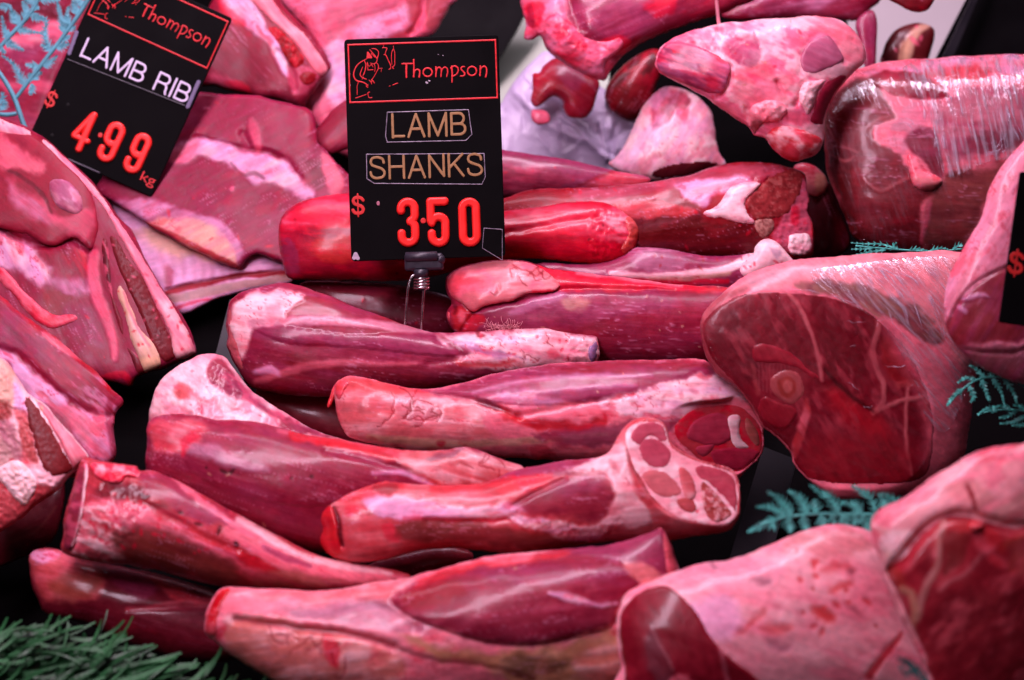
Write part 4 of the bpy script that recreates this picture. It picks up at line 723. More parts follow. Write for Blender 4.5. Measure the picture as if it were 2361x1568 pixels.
p.fill([(1520, 245), (1720, 172), (1800, 105), (1880, 80), (1900, 240), (1950, 400), (2060, 560), (1900, 620), (1790, 540), (1815, 430), (1780, 310), (1720, 255)], F_, 10, .92, col2=SAL); p.fill([(1790, 180), (1840, 220), (1830, 300), (1800, 260)], (.6, .08, .12), 8, .5)
p.fill([(-60, 480), (40, 490), (90, 560), (100, 740), (40, 790), (-40, 720)], (.68, .04, .06), 9, .9, col2=MR); p.fill([(60, 400), (250, 330), (480, 320), (500, 380), (300, 420), (150, 470)], (.74, .08, .11), 12, .8, col2=SAL); p.fill([(300, 350), (450, 340), (440, 390), (330, 395)], (.42, .02, .04), 8, .7); p.fill([(130, 480), (220, 470), (260, 500), (150, 540)], MR, 8, .7); p.line([(60, 500), (85, 580), (95, 660), (110, 720)], [4, 6, 5], (.16, .01, .03), 4, .75)
p.groove([(60, 495), (85, 590), (105, 730)], 5, 8); p.fill([(350, 600), (450, 610), (480, 690), (400, 700)], MR, 9, .55); p.fill([(480, 580), (1000, 590), (1300, 640), (1650, 700), (1300, 760), (800, 700), (500, 700)], (.36, .09, .10), 16, .75, col2=(.28, .12, .08))
p.groove([(640, 570), (1000, 575), (1200, 540)], 8, 5); p.groove([(1170, 480), (1330, 390), (1500, 310)], 6, 5)
p.cut([(1436, 1020), (1440, 990), (1460, 972), (1510, 966), (1538, 985), (1552, 1028), (1600, 1055), (1690, 1084), (1702, 1110), (1706, 1160), (1700, 1197), (1672, 1222), (1620, 1214), (1560, 1197), (1510, 1160), (1475, 1110), (1450, 1062)], z=0, push=3)
c = p.part('cut_face', [(1440, 1018), (1444, 990), (1462, 974), (1508, 969), (1536, 988), (1550, 1030), (1600, 1058), (1688, 1087), (1700, 1110), (1704, 1160), (1697, 1195), (1668, 1218), (1620, 1211), (1560, 1193), (1512, 1156), (1478, 1108), (1453, 1060)], F_, SAL, amp=1.5, z=0, mat=CUT)
c.mottle(SAL, 26, 1.3, .5, .1, .5); c.specks(8, (2, 4), MR, .8)
c.part('lean_muscle', [(1452, 1008), (1470, 980), (1505, 970), (1532, 984), (1546, 1012), (1520, 1020), (1500, 1005), (1475, 1030)], (.64, .18, .25), (.70, .26, .32), amp=1.2, z=0)
c.part('lean_muscle', [(1474, 1020), (1500, 1008), (1534, 1022), (1549, 1050), (1536, 1076), (1508, 1080), (1482, 1062)], (.63, .17, .24), (.70, .26, .32), amp=1.2, z=0)
c.part('lean_muscle', [(1477, 1096), (1500, 1082), (1535, 1086), (1560, 1110), (1573, 1137), (1550, 1146), (1520, 1146), (1494, 1125)], (.72, .29, .31), (.66, .22, .26), amp=1.2, z=0)
c.part('lean_muscle', [(1557, 1155), (1585, 1146), (1607, 1165), (1600, 1184), (1580, 1180)], (.55, .15, .15), SAL, amp=2.5, z=0)
d = c.part('lean_muscle', [(1598, 1080), (1618, 1070), (1660, 1078), (1692, 1100), (1702, 1150), (1697, 1185), (1670, 1150), (1640, 1120), (1612, 1104)], (.62, .16, .22), (.70, .26, .30), amp=1.2, z=0)
d = c.part('marrow', [(1616, 1110), (1640, 1122), (1672, 1160), (1690, 1185), (1660, 1205), (1632, 1196), (1618, 1160)], (.52, .15, .14), SAL, amp=2, z=0); d.mottle(F_, 6, 1, .52, .08, .5); d.rough(1.5, 6)
d = c.part('bone', [(1562, 1080), (1578, 1076), (1596, 1100), (1606, 1130), (1602, 1150), (1582, 1150), (1568, 1115)], (.72, .24, .26), F_, amp=3, z=0); d.line([(1572, 1090), (1580, 1115), (1592, 1140)], 5, (.72, .10, .13), 4, .7)
p.specks(12, (2, 4), (.4, .03, .05), .5); p.finish_tissue(.10, .12)
p.build('shank with a round cut face of muscle ovals and bone, right of centre', 'lamb shank', G_S)
p = Piece('lamb_shank', [(66, 1290), (70, 1275), (85, 1266), (110, 1262), (136, 1267), (160, 1282), (235, 1297), (331, 1315), (441, 1344), (510, 1366), (620, 1400), (600, 1490), (480, 1530), (300, 1490), (200, 1440), (110, 1418), (88, 1380), (72, 1344)], h=.03, angle=14, base=(.34, .05, .09), base2=MD, z=7, warp=6)
p.fill([(180, 790), (230, 750), (330, 745), (420, 780), (560, 850), (660, 960), (600, 1050), (400, 1080), (260, 1080), (190, 900)], (.66, .17, .18), 14, .85, col2=SAL); p.fill([(200, 780), (260, 750), (380, 790), (330, 830), (240, 830)], WL, 10, .7); p.fill([(300, 950), (500, 900), (640, 930), (560, 1030), (400, 1080)], (.45, .17, .11), 20, .6)  # lilac highlight on the left end is part of the paint
p.fill([(640, 850), (900, 900), (1000, 990), (850, 1060), (700, 960)], MP, 16, .7); p.fill([(930, 930), (1060, 960), (1300, 1090), (1200, 1100), (1080, 1060)], (.74, .14, .18), 10, .8); p.line([(800, 1120), (900, 1120), (1060, 1100), (1320, 1085)], [5, 5, 9, 14], (.74, .20, .26), 6, .8)
p.fill([(850, 1130), (1300, 1120), (1280, 1260), (900, 1240)], (.32, .06, .10), 20, .7); p.groove([(800, 1125), (1000, 1115), (1300, 1110)], 7, 5); p.finish_tissue(.18, .12)
p.build('purple shank lowest at left, above the green shredded paper', 'lamb shank', G_S)
p = Piece('lamb_shank', [(184, 1068), (190, 1058), (204, 1054), (235, 1064), (268, 1069), (312, 1074), (323, 1083), (353, 1085), (397, 1102), (441, 1124), (496, 1157), (570, 1197), (643, 1234), (717, 1272), (772, 1291), (865, 1307), (915, 1314), (948, 1328), (920, 1350), (860, 1356), (735, 1362), (588, 1358), (507, 1350), (460, 1341), (368, 1316), (276, 1301), (210, 1292), (162, 1282), (140, 1266), (147, 1227), (147, 1197), (158, 1157), (173, 1105)], h=.075, angle=22, base=(.60, .12, .15), base2=FP, z=7, warp=7, ratio=.8)
p.fill([(900, 260), (1100, 290), (1330, 450), (1560, 600), (1350, 600), (1100, 520), (950, 440), (880, 340)], M_, 13, .9, col2=MP); p.fill([(1080, 300), (1180, 350), (1400, 520), (1560, 620), (1450, 600), (1250, 460)], SAL, 9, .8, col2=WL)
p.fill([(520, 520), (640, 420), (760, 440), (960, 480), (1200, 580), (1400, 700), (1500, 820), (1300, 800), (1000, 700), (780, 700), (600, 800), (460, 780)], SAL, 18, .75, col2=FP); p.fill([(560, 560), (700, 540), (770, 760), (640, 790), (540, 760)], (.72, .12, .15), 14, .8, col2=F_); p.mottle(F_, 10, 3, .56, .08, .7, [(450, 500), (760, 500), (780, 800), (450, 800)])
p.fill([(720, 640), (950, 620), (1250, 720), (1450, 830), (1560, 960), (1400, 960), (1000, 850), (760, 790)], (.34, .10, .08), 20, .85, col2=(.28, .06, .06)); p.fill([(880, 420), (1060, 470), (1250, 620), (1500, 730), (1650, 880), (1500, 830), (1300, 700), (1000, 560)], (.62, .04, .07), 10, .8, col2=M_)
p.fill([(1400, 620), (1600, 640), (1900, 770), (2352, 865), (2600, 930), (2352, 960), (1900, 960), (1600, 800)], SAL, 14, .85, col2=FP); p.line([(1500, 560), (1700, 680), (1900, 790), (2200, 860), (2450, 900)], [8, 10, 10, 8, 4], F_, 8, .7); p.fill([(1450, 750), (1600, 800), (1750, 900), (1600, 880)], (.66, .03, .07), 9, .8)
p.line([(1650, 730), (1800, 810), (1950, 850)], [6, 9, 4], MP, 7, .7); p.fill([(1600, 900), (1900, 900), (2200, 950), (1800, 990), (1600, 980)], (.50, .22, .16), 12, .6, col2=M_)
p.fill([(600, 380), (700, 320), (880, 340), (920, 440), (1060, 480), (1000, 500), (800, 440), (640, 420)], BL, 16, .7, col2=(.4, .01, .04)); p.specks(7, (3, 7), (.10, .006, .012), .8, [(880, 420), (1060, 450), (1500, 700), (1400, 700)]); p.specks(40, (2, 5), MR, .6, [(560, 420), (900, 440), (1500, 740), (1900, 900), (1400, 800), (600, 700)])
c = p.part('cut_face', [(470, 320), (500, 230), (540, 195), (556, 250), (540, 360), (530, 460), (500, 600), (450, 740), (400, 740), (405, 640), (410, 560), (440, 440)], (.46, .10, .15), MP, amp=3, mat=CUT); c.line([(545, 220), (535, 360), (515, 520), (460, 720)], [4, 5, 4], F_, 4, .9); c.mottle(FP, 12, 2, .55, .1, .5)
c = p.part('knuckle', [(565, 210), (640, 205), (730, 218), (850, 228), (885, 262), (860, 300), (790, 290), (760, 330), (680, 330), (620, 310), (580, 270)], SAL, F_, amp=11); c.mottle(MR, 14, 1.3, .5, .1, .8); c.rough(4, 12); c.fill([(600, 280), (700, 260), (800, 300), (700, 330)], MR, 8, .7)
p.rough(2.2, 12, [(480, 300), (900, 300), (900, 500), (760, 800), (440, 780)]); p.groove([(560, 260), (540, 420), (500, 640), (450, 760)], 6, 6); p.groove([(900, 460), (1200, 620), (1480, 760)], 9, 4); p.finish_tissue(.1, .2)
p.build('shank with bloody ragged end at left, tapering down to the right', 'lamb shank', G_S)
p = Piece('lamb_shank', [(471, 1440), (478, 1405), (492, 1374), (512, 1356), (551, 1354), (625, 1358), (749, 1361), (860, 1343), (933, 1332), (1007, 1314), (1117, 1285), (1264, 1269), (1374, 1260), (1448, 1245), (1503, 1227), (1525, 1217), (1541, 1240), (1558, 1285), (1572, 1330), (1600, 1420), (1560, 1540), (1450, 1620), (1000, 1640), (700, 1600), (625, 1568), (570, 1535), (522, 1503), (496, 1480), (474, 1462)], h=.075, angle=-8, base=SAL, base2=F_, z=8, warp=7, ratio=.72, anchor=(1000, 1410))
p.fill([(-640, 20), (-300, 10), (0, 30), (300, 980-930), (400, 1000), (200, 1010), (-200, 1000)], SAL, 8, .0)
p.fill([(-620, 1010), (0, 1010), (420, 950), (560, 930), (430, 1060), (200, 1080), (-300, 1060)], (.76, .24, .27), 14, .85, col2=F_); p.fill([(0, 1100), (200, 1060), (420, 1080), (520, 1170), (700, 1250), (500, 1280), (200, 1230), (-200, 1170), (-300, 1110)], (.50, .26, .36), 24, .75, col2=(.66, .36, .42))
p.fill([(-640, 1180), (-300, 1190), (0, 1260), (200, 1300), (400, 1380), (500, 1500), (300, 1640), (-300, 1640), (-560, 1420)], (.74, .32, .27), 18, .85, col2=F_); p.fill([(-30, 1290), (60, 1310), (80, 1420), (70, 1500), (20, 1440)], MR, 10, .7); p.line([(-560, 1190), (-200, 1240), (200, 1290), (430, 1360)], [5, 5, 6, 4], (.55, .12, .16), 6, .7)
p.fill([(480, 1290), (800, 1370), (1000, 1400), (1500, 1350), (1850, 1270), (1950, 1640), (1300, 1640), (1000, 1480), (700, 1430)], (.62, .38, .22), 22, .85, col2=FY); p.fill([(1100, 1450), (1400, 1420), (1560, 1480), (1300, 1540)], (.22, .13, .09), 16, .6); p.line([(450, 1370), (700, 1440), (1000, 1470), (1300, 1560)], [5, 6, 8], (.2, .04, .04), 8, .6); p.fill([(1560, 1430), (1850, 1340), (1900, 1560), (1650, 1600)], (.74, .34, .30), 16, .7, col2=F_)
p.bulge([(420, 1070), (520, 980), (800, 880), (1200, 830), (1700, 800), (1900, 860), (1960, 1000), (1840, 1130), (1800, 1230), (1600, 1290), (1300, 1350), (1000, 1330), (700, 1240), (520, 1160)], 22, rimcut=2.5)
p.fill([(415, 1070), (470, 1010), (560, 960), (800, 880), (1200, 820), (1400, 760), (2110, 600), (2180, 700), (2200, 900), (2000, 880), (1960, 1000), (1840, 1130), (1800, 1230), (1600, 1290), (1300, 1350), (1000, 1330), (700, 1240), (520, 1160)], M_, 16, .97, col2=(.50, .11, .19)); p.fill([(900, 900), (1300, 850), (1900, 870), (1950, 950), (1600, 960), (1200, 960)], MP, 20, .8, col2=M_); p.fill([(470, 1050), (600, 980), (800, 940), (900, 1020), (700, 1100), (540, 1120)], (.44, .035, .06), 20, .7)
p.fill([(1380, 780), (1700, 720), (2100, 620), (2130, 800), (2110, 890), (1990, 880), (1850, 820), (1600, 790)], MP, 12, .9, col2=(.44, .10, .17)); p.fill([(600, 930), (800, 860), (1100, 800), (1500, 760), (1500, 800), (1000, 860), (700, 950), (560, 990)], (.70, .06, .09), 9, .75, col2=SAL)
p.fill([(1390, 1030), (1480, 1020), (1650, 1075), (1830, 1085), (1800, 1110), (1560, 1090)], WL, 9, .8, col2=F_); p.fill([(1880, 850), (2000, 830), (2110, 900), (2010, 960), (1960, 950)], (.76, .32, .32), 10, .9)
c = p.part('cut_end', [(2115, 640), (2140, 660), (2190, 790), (2215, 880), (2190, 920), (2150, 900), (2130, 790)], (.70, .20, .24), FP, amp=3); c.rough(3, 5)
c = p.part('cut_end', [(1292, 1270), (1285, 1210), (1315, 1120), (1350, 1040), (1405, 985), (1445, 1000), (1400, 1080), (1360, 1190), (1350, 1300)], (.66, .035, .06), MR, amp=4, z=7); c.mottle(SAL, 10, 2, .56, .08, .5)
p.fill([(1350, 1240), (1420, 1210), (1400, 1330), (1350, 1320)], MR, 10, .6, z=7); p.groove([(-560, 1190), (-200, 1240), (200, 1290), (430, 1360)], 10, 10); p.groove([(200, 1070), (400, 1140), (560, 1230)], 14, 8); p.specks(8, (1.5, 3.5), CR, .7); p.veins(8, [(-400, 1250), (100, 1320), (100, 1500), (-300, 1450)], length=60); p.finish_tissue(.10, .12)
p.build('largest front shank with a big purple muscle, along the bottom of the heap', 'lamb shank', G_S)

# ------------------------------------------------------------------ legs on the right
G_L = 'legs of lamb on the right'
p = Piece('leg_of_lamb', [(1901, 294), (1903, 257), (1918, 221), (1940, 187), (1977, 160), (2032, 144), (2087, 137), (2160, 134), (2234, 128), (2361, 124), (2460, 122), (2470, 560), (2360, 590), (2215, 590), (2080, 582), (2013, 573), (1973, 551), (1958, 529), (1929, 452), (1907, 397), (1902, 340)], h=.07, angle=3, base=SAL, base2=FP, z=3, ratio=.72, warp=8, anchor=(2150, 350))
p.fill([(1090, 820), (1130, 620), (1270, 500), (1420, 520), (1510, 640), (1530, 740), (1400, 790), (1420, 900), (1560, 960), (1620, 1080), (1820, 1160), (1700, 1300), (1680, 1600), (1300, 1600), (1180, 1230)], (.30, .035, .05), 10, .92, col2=(.38, .06, .08)); p.fill([(1100, 1000), (1250, 1000), (1300, 1400), (1500, 1600), (1300, 1620), (1180, 1250)], (.20, .03, .03), 20, .7)
p.fill([(1270, 500), (1400, 420), (1650, 380), (2346, 350), (2346, 480), (1900, 480), (1700, 470), (1560, 430), (1400, 480)], SAL, 12, .9, col2=WL); p.fill([(1650, 480), (1900, 420), (2150, 430), (2100, 500), (1850, 500)], (.74, .09, .11), 13, .7)
p.fill([(1370, 490), (1500, 445), (1650, 450), (1760, 510), (1880, 590), (1780, 620), (1600, 610), (1480, 560)], (.38, .035, .065), 9, .9, col2=M_); p.fill([(1480, 860), (1540, 740), (1640, 640), (1780, 640), (1760, 760), (1660, 820), (1610, 960), (1510, 930)], (.76, .38, .46), 11, .9, col2=FP)
p.fill([(1600, 890), (1680, 800), (1780, 820), (1820, 900), (1830, 1110), (1700, 1010)], (.32, .05, .09), 8, .9, col2=MP); p.fill([(1830, 620), (2346, 540), (2346, 860), (2000, 1000), (1850, 980)], (.62, .30, .36), 24, .75, col2=MP); p.fill([(1980, 860), (2200, 820), (2346, 840), (2346, 900), (2000, 1000)], (.3, .08, .12), 18, .6)
p.fill([(1840, 1080), (2050, 1060), (2250, 1010), (2100, 1300), (1950, 1560), (1720, 1580), (1740, 1300)], (.34, .12, .10), 20, .85, col2=(.24, .06, .06)); p.line([(1760, 1280), (1730, 1400), (1700, 1520)], [5, 6, 4], FP, 5, .6)
for l in ([(1110, 780), (1180, 900), (1300, 960)], [(1370, 790), (1450, 740), (1540, 720)], [(1100, 960), (1220, 1010), (1280, 980)], [(1330, 1100), (1450, 1200), (1640, 1100)]): p.line(l, [2, 4, 2], (.62, .25, .26), 4, .6)
c = p.part('fat_trim', [(1615, 965), (1680, 1000), (1740, 1070), (1830, 1125), (1800, 1180), (1720, 1200), (1650, 1160), (1625, 1060)], SAL, CR, amp=16); c.mottle(MR, 14, 1.5, .58, .1, .5); c.fill([(1700, 1170), (1820, 1140), (1810, 1200), (1740, 1230)], MB, 8, .8)
p.bulge([(1370, 490), (1650, 450), (1880, 590), (1600, 610)], 7); p.finish_tissue(.12, .2)
c = p.part('cling_film', [(1580, 420), (1900, 345), (2346, 320), (2600, 320), (2600, 1300), (2300, 1020), (2080, 1030), (1980, 1080), (1860, 1110), (1810, 960), (1740, 700)], (1, 1, 1), (1, 1, 1), amp=7, mat=FILM, thick=-1.5, lip=-2, flat=4, angle=78)
c = p.part('cling_film', [(1105, 820), (1140, 640), (1290, 470), (1500, 400), (1600, 420), (1740, 700), (1810, 960), (1850, 1130), (1900, 1480), (1400, 1540), (1210, 1280)], (.25, .2, .2), (.2, .2, .2), amp=4, mat=FILM, thick=-1.5, lip=-2, flat=4, angle=70)
LEG1 = p
p.build('cling film wrapped leg of lamb, upper right beneath the black card', 'leg of lamb', G_L)
p = Piece('leg_of_lamb', [(2385, 300), (2361, 326), (2307, 386), (2278, 441), (2263, 496), (2234, 551), (2213, 588), (2190, 630), (2176, 684), (2179, 739), (2190, 776), (2219, 815), (2271, 852), (2326, 877), (2361, 886), (2460, 895), (2480, 300)], h=.16, angle=-58, base=(.88, .42, .50), base2=WL, z=6, ratio=.55, anchor=(2290, 620), tilt=.15)
p.fill([(1860, 700), (1870, 590), (1940, 480), (2100, 330), (2230, 260), (2400, 260), (2400, 700), (2100, 740), (1950, 760)], (.40, .065, .085), 10, .9, col2=MP); p.fill([(1840, 760), (1960, 760), (2200, 780), (2400, 800), (2400, 1000), (2200, 960), (1960, 840)], (.40, .17, .20), 16, .85, col2=MP); p.line([(1960, 470), (2060, 440), (2120, 450)], [3, 6, 2], WL, 5, .7); p.line([(1940, 520), (1980, 540)], 5, WL, 5, .6)
p.fill([(2100, 180), (2260, -100), (2400, -200), (2400, 100), (2200, 260), (2050, 350)], (.72, .34, .42), 16, .6, col2=SAL); p.bulge([(1860, 700), (1940, 480), (2100, 330), (2400, 260), (2400, 760), (1950, 780)], 3, rimcut=5); p.finish_tissue(.15, .1)
p.build('pink leg of lamb at the right edge behind the partly hidden sign', 'leg of lamb', G_L)
p = Piece('leg_of_lamb', [(1614, 750), (1624, 722), (1653, 687), (1701, 646), (1756, 618), (1830, 601), (1940, 589), (2050, 584), (2215, 580), (2270, 620), (2275, 760), (2250, 870), (2240, 960), (2232, 1010), (2219, 1056), (2160, 1110), (2087, 1142), (2013, 1150), (1940, 1150), (1916, 1142), (1866, 1109), (1830, 1072), (1822, 1047), (1790, 1008), (1756, 984), (1734, 942), (1705, 901), (1664, 872), (1638, 842), (1620, 795)], h=.085, angle=38, base=SAL, base2=FP, z=6, ratio=.5, warp=7, tilt=.2)
p.fill([(300, 620), (420, 460), (560, 350), (800, 240), (1200, 180), (1950, 150), (2100, 400), (2100, 900), (1960, 900), (1800, 640), (1500, 480), (1200, 400), (800, 400), (560, 430)], (.90, .44, .47), 12, .9, col2=(.78, .34, .39)); p.fill([(560, 360), (800, 260), (1100, 210), (1000, 290), (700, 360)], (.60, .34, .40), 14, .7)
p.fill([(900, 395), (1000, 350), (1250, 370), (1500, 430), (1720, 560), (1830, 700), (1760, 760), (1620, 660), (1420, 550), (1150, 450)], (.32, .13, .14), 13, .85, col2=(.45, .22, .19)); p.mottle((.5, .3, .24), 10, 4, .56, .08, .6, [(900, 395), (1250, 370), (1720, 560), (1830, 700), (1620, 660), (1150, 450)])
p.cut([(316, 620), (420, 500), (560, 435), (700, 412), (870, 412), (1100, 440), (1300, 495), (1420, 570), (1600, 740), (1720, 960), (1790, 1180), (1800, 1360), (1760, 1570), (1560, 1640), (1150, 1640), (930, 1570), (860, 1420), (700, 1270), (560, 1040), (420, 900), (340, 760)], push=2, k=.55, soft=10)
c = p.part('cut_face', [(325, 622), (425, 506), (560, 440), (700, 418), (870, 418), (1100, 446), (1300, 502), (1415, 575), (1590, 745), (1710, 965), (1775, 1180), (1780, 1360), (1740, 1560), (1560, 1625), (1150, 1625), (940, 1560), (865, 1415), (705, 1265), (565, 1035), (425, 895), (348, 755)], (.37, .034, .075), (.44, .055, .10), amp=1.5, angle=60)
c.fill([(310, 640), (430, 500), (560, 480), (640, 740), (680, 900), (600, 1000), (480, 900), (370, 760)], (.34, .06, .09), 30, .75, col2=(.42, .085, .12)); c.fill([(560, 440), (860, 420), (960, 560), (1010, 700), (760, 740), (620, 700)], (.42, .045, .09), 34, .7); c.mottle((.26, .02, .045), 40, 2, .55, .16, .4); c.fill([(330, 600), (470, 470), (620, 430), (620, 480), (480, 540), (380, 700)], (.52, .17, .2), 24, .5)
p.line([(300, 640), (345, 800), (440, 930), (570, 1080), (700, 1300), (850, 1440)], [20, 16, 14, 14, 16, 16], (.40, .10, .13), 14, .9); p.line([(300, 640), (420, 480), (600, 405)], [16, 14, 6], (.50, .17, .20), 14, .8)
for l, w_ in (([(865, 430), (950, 540), (1020, 700), (1070, 880), (1080, 970)], 4.5), ([(1440, 590), (1430, 680), (1392, 780), (1430, 930), (1468, 1000), (1450, 1140), (1400, 1180)], 6), ([(1400, 1180), (1550, 1110), (1700, 1080)], 5), ([(880, 400), (1150, 450), (1380, 540)], 4), ([(1620, 1000), (1600, 1250), (1640, 1560)], 4)): c.line(l, w_, (.68, .26, .28), 4, .85)
c.line([(640, 880), (660, 960), (680, 1060)], 5, (.6, .22, .22), 5, .4)
for i in range(9): c.line([(680+i*24, 850+i*4), (684+i*23, 960+i*6), (690+i*22, 1040+i*4)], 1.4, (.62, .26, .30), 3.0, .35)
c.fill([(890, 1420), (930, 1250), (985, 1080), (1005, 1150), (985, 1260), (950, 1400), (910, 1460)], (.62, .10, .12), 7, .85, col2=SAL); c.fill([(1110, 1030), (1280, 1090), (1400, 1180), (1500, 1300), (1380, 1340), (1200, 1220)], (.66, .045, .09), 50, .75, warp=14); c.fill([(1000, 1450), (1200, 1380), (1450, 1440), (1600, 1380), (1680, 1500), (1500, 1620), (1000, 1620)], (.62, .05, .10), 50, .6, warp=14); c.fill([(1120, 560), (1350, 620), (1380, 900), (1200, 980), (1080, 800)], (.30, .022, .055), 60, .6, warp=14); c.mottle((.66, .2, .24), 24, 3, .64, .08, .4, seed=6); c.fill([(1000, 1350), (1400, 1300), (1600, 1400), (1500, 1600), (1000, 1600)], (.50, .05, .09), 40, .7, col2=(.36, .05, .07)); c.fill([(1450, 700), (1600, 780), (1680, 960), (1560, 1000), (1470, 900)], (.46, .035, .055), 18, .7)
c.fill([(1500, 620), (1640, 760), (1760, 1000), (1820, 1250), (1800, 1560), (1740, 1560), (1740, 1200), (1660, 980), (1540, 790)], SAL, 50, .75, col2=FP, warp=8); c.line([(1100, 900), (1180, 1000), (1400, 1170)], [3, 5, 4], (.12, .015, .025), 6, .6); c.line([(1560, 1000), (1700, 1000), (1740, 1150)], [8, 8, 6], (.66, .2, .22), 7, .5)
c.part('lean_muscle', [(635, 770), (665, 745), (720, 742), (840, 775), (930, 830), (990, 895), (1050, 930), (1080, 968), (1020, 965), (930, 905), (850, 880), (760, 868), (655, 855)], (.46, .055, .10), (.54, .09, .13), amp=2)
c.part('lean_muscle', [(668, 1150), (690, 1080), (740, 1070), (800, 1100), (920, 1150), (900, 1230), (840, 1285), (740, 1255), (690, 1210)], (.44, .05, .09), (.50, .08, .12), amp=2)
c.fill([(720, 960), (780, 890), (900, 880), (990, 950), (990, 1080), (900, 1150), (800, 1120)], (.50, .12, .15), 40, .6); d = c.part('bone', [(745, 985), (765, 940), (850, 905), (935, 925), (968, 990), (965, 1065), (905, 1125), (840, 1115), (785, 1075), (752, 1030)], (.58, .20, .21), (.50, .14, .16), amp=2); d.fill([(795, 1010), (815, 965), (865, 945), (910, 975), (912, 1040), (870, 1085), (825, 1070)], (.50, .12, .11), 5, .95); d.fill([(830, 1010), (850, 975), (885, 985), (888, 1035), (855, 1055)], (.62, .22, .22), 5, .9)
c.rough(1.2, 34)
c = p.part('cling_film', [(1000, 300), (1250, 240), (1900, 200), (2060, 420), (2040, 800), (1960, 1100), (1860, 1300), (1740, 1240), (1660, 980), (1520, 720), (1380, 560), (1150, 450)], (.85, .85, .85), (.6, .6, .6), amp=5, mat=FILM, thick=-1.5, lip=-2, flat=4, angle=48)
c = p.part('cling_film', [(345, 640), (440, 540), (700, 440), (870, 440), (1100, 470), (1300, 530), (1420, 600), (1560, 800), (1680, 1050), (1730, 1300), (1680, 1540), (1200, 1580), (960, 1520), (880, 1380), (720, 1240), (580, 1020), (440, 880), (365, 760)], (.12, .12, .12), (.1, .1, .1), amp=3, mat=FILM, thick=-1.5, lip=-2.5, flat=4, angle=30)
LEG2 = p
p.build('film wrapped leg of lamb with a ring of bone in its dark cut face', 'leg of lamb', G_L)
p = Piece('leg_of_lamb', [(1420, 1436), (1428, 1400), (1440, 1376), (1466, 1356), (1521, 1331), (1565, 1315), (1627, 1299), (1719, 1281), (1774, 1255), (1848, 1226), (1903, 1211), (1958, 1211), (2020, 1235), (2060, 1310), (2090, 1400), (2120, 1470), (2160, 1543), (2180, 1640), (1460, 1640), (1432, 1540), (1422, 1480)], h=.10, angle=18, base=(.93, .51, .56), base2=F_, z=9, ratio=.6, warp=9, bump=3, anchor=(1780, 1400))
p.mottle(FP, 40, 2.5, .55, .16, .5); p.fill([(180, 880), (600, 790), (800, 870), (760, 960), (500, 930), (250, 980)], (.70, .40, .50), 40, .6, col2=FP); p.fill([(800, 720), (1050, 610), (1300, 620), (1380, 760), (1000, 830)], (.66, .30, .30), 20, .6, col2=F_); p.fill([(250, 1100), (500, 1040), (560, 1230), (440, 1320), (300, 1230)], WL, 24, .6)
for q, cc, a_ in (([(1030, 1130), (1080, 1110), (1150, 1170), (1130, 1220), (1060, 1180)], (.70, .035, .035), .9), ([(540, 1270), (620, 1190), (730, 1130), (660, 1210)], (.72, .10, .10), .8), ([(1140, 990), (1240, 955), (1270, 965), (1180, 1010)], (.74, .06, .05), .85), ([(640, 930), (700, 920), (770, 940), (700, 965)], (.22, .05, .10), .75), ([(1240, 860), (1290, 880), (1270, 920), (1240, 900)], (.30, .02, .05), .75), ([(1060, 870), (1200, 830), (1260, 860), (1120, 900)], (.74, .10, .12), .7), ([(1220, 1090), (1290, 1110), (1330, 1160), (1260, 1140)], (.35, .06, .10), .6), ([(700, 1240), (860, 1210), (900, 1260), (760, 1280)], (.74, .12, .13), .7), ([(900, 770), (920, 765), (930, 780)], (.2, .03, .06), .7), ([(380, 850), (410, 855), (400, 875)], (.25, .05, .1), .7), ([(740, 1320), (900, 1350), (860, 1400), (740, 1380)], (.42, .15, .24), .55)): p.fill(q, cc, 17, a_*.8)
p.line([(1375, 1540), (1450, 1440), (1540, 1340), (1580, 1280)], [10, 8, 6, 4], (.68, .06, .10), 7, .8); p.specks(14, (3, 8), (.72, .08, .09), .6, [(900, 850), (1400, 850), (1450, 1250), (950, 1250)]); p.veins(4, [(300, 900), (1300, 800), (1400, 1400), (600, 1400)], length=160, col=(.72, .3, .38), a=.25)
c = p.part('cut_face', [(1428, 1446), (1440, 1400), (1478, 1364), (1528, 1349), (1562, 1368), (1608, 1412), (1638, 1468), (1690, 1522), (1752, 1570), (1770, 1620), (1470, 1625), (1440, 1540)], (.40, .04, .085), (.46, .06, .11), amp=7, z=0, angle=60, flat=18); c.line([(430, 1330), (460, 1440), (490, 1600)], [4, 6, 4], (.66, .28, .34), 5, .85); c.fill([(0, 1250), (40, 1270), (130, 1480), (130, 1600), (60, 1600), (-40, 1400)], (.30, .13, .16), 12, .7); c.line([(0, 1240), (80, 1380), (140, 1500)], 3, (.55, .25, .28), 4, .7)
c.fill([(120, 1560), (200, 1530), (300, 1600), (150, 1650)], SAL, 12, .7); c.mottle((.3, .02, .05), 30, 2.5, .55, .14, .4)
p.build('fatty pink leg of lamb with red specks, bottom right beside the front shank', 'leg of lamb', G_L)
p = Piece('leg_of_lamb', [(2008, 1201), (2028, 1175), (2087, 1146), (2142, 1105), (2197, 1072), (2252, 1043), (2307, 1028), (2361, 1023), (2460, 1018), (2480, 1640), (2190, 1640), (2146, 1560), (2105, 1480), (2072, 1414), (2050, 1359), (2035, 1315), (2024, 1278), (2010, 1240)], h=.15, angle=-30, base=(.94, .50, .53), base2=F_, z=9, ratio=.5, warp=8, anchor=(2220, 1320), tilt=.2)
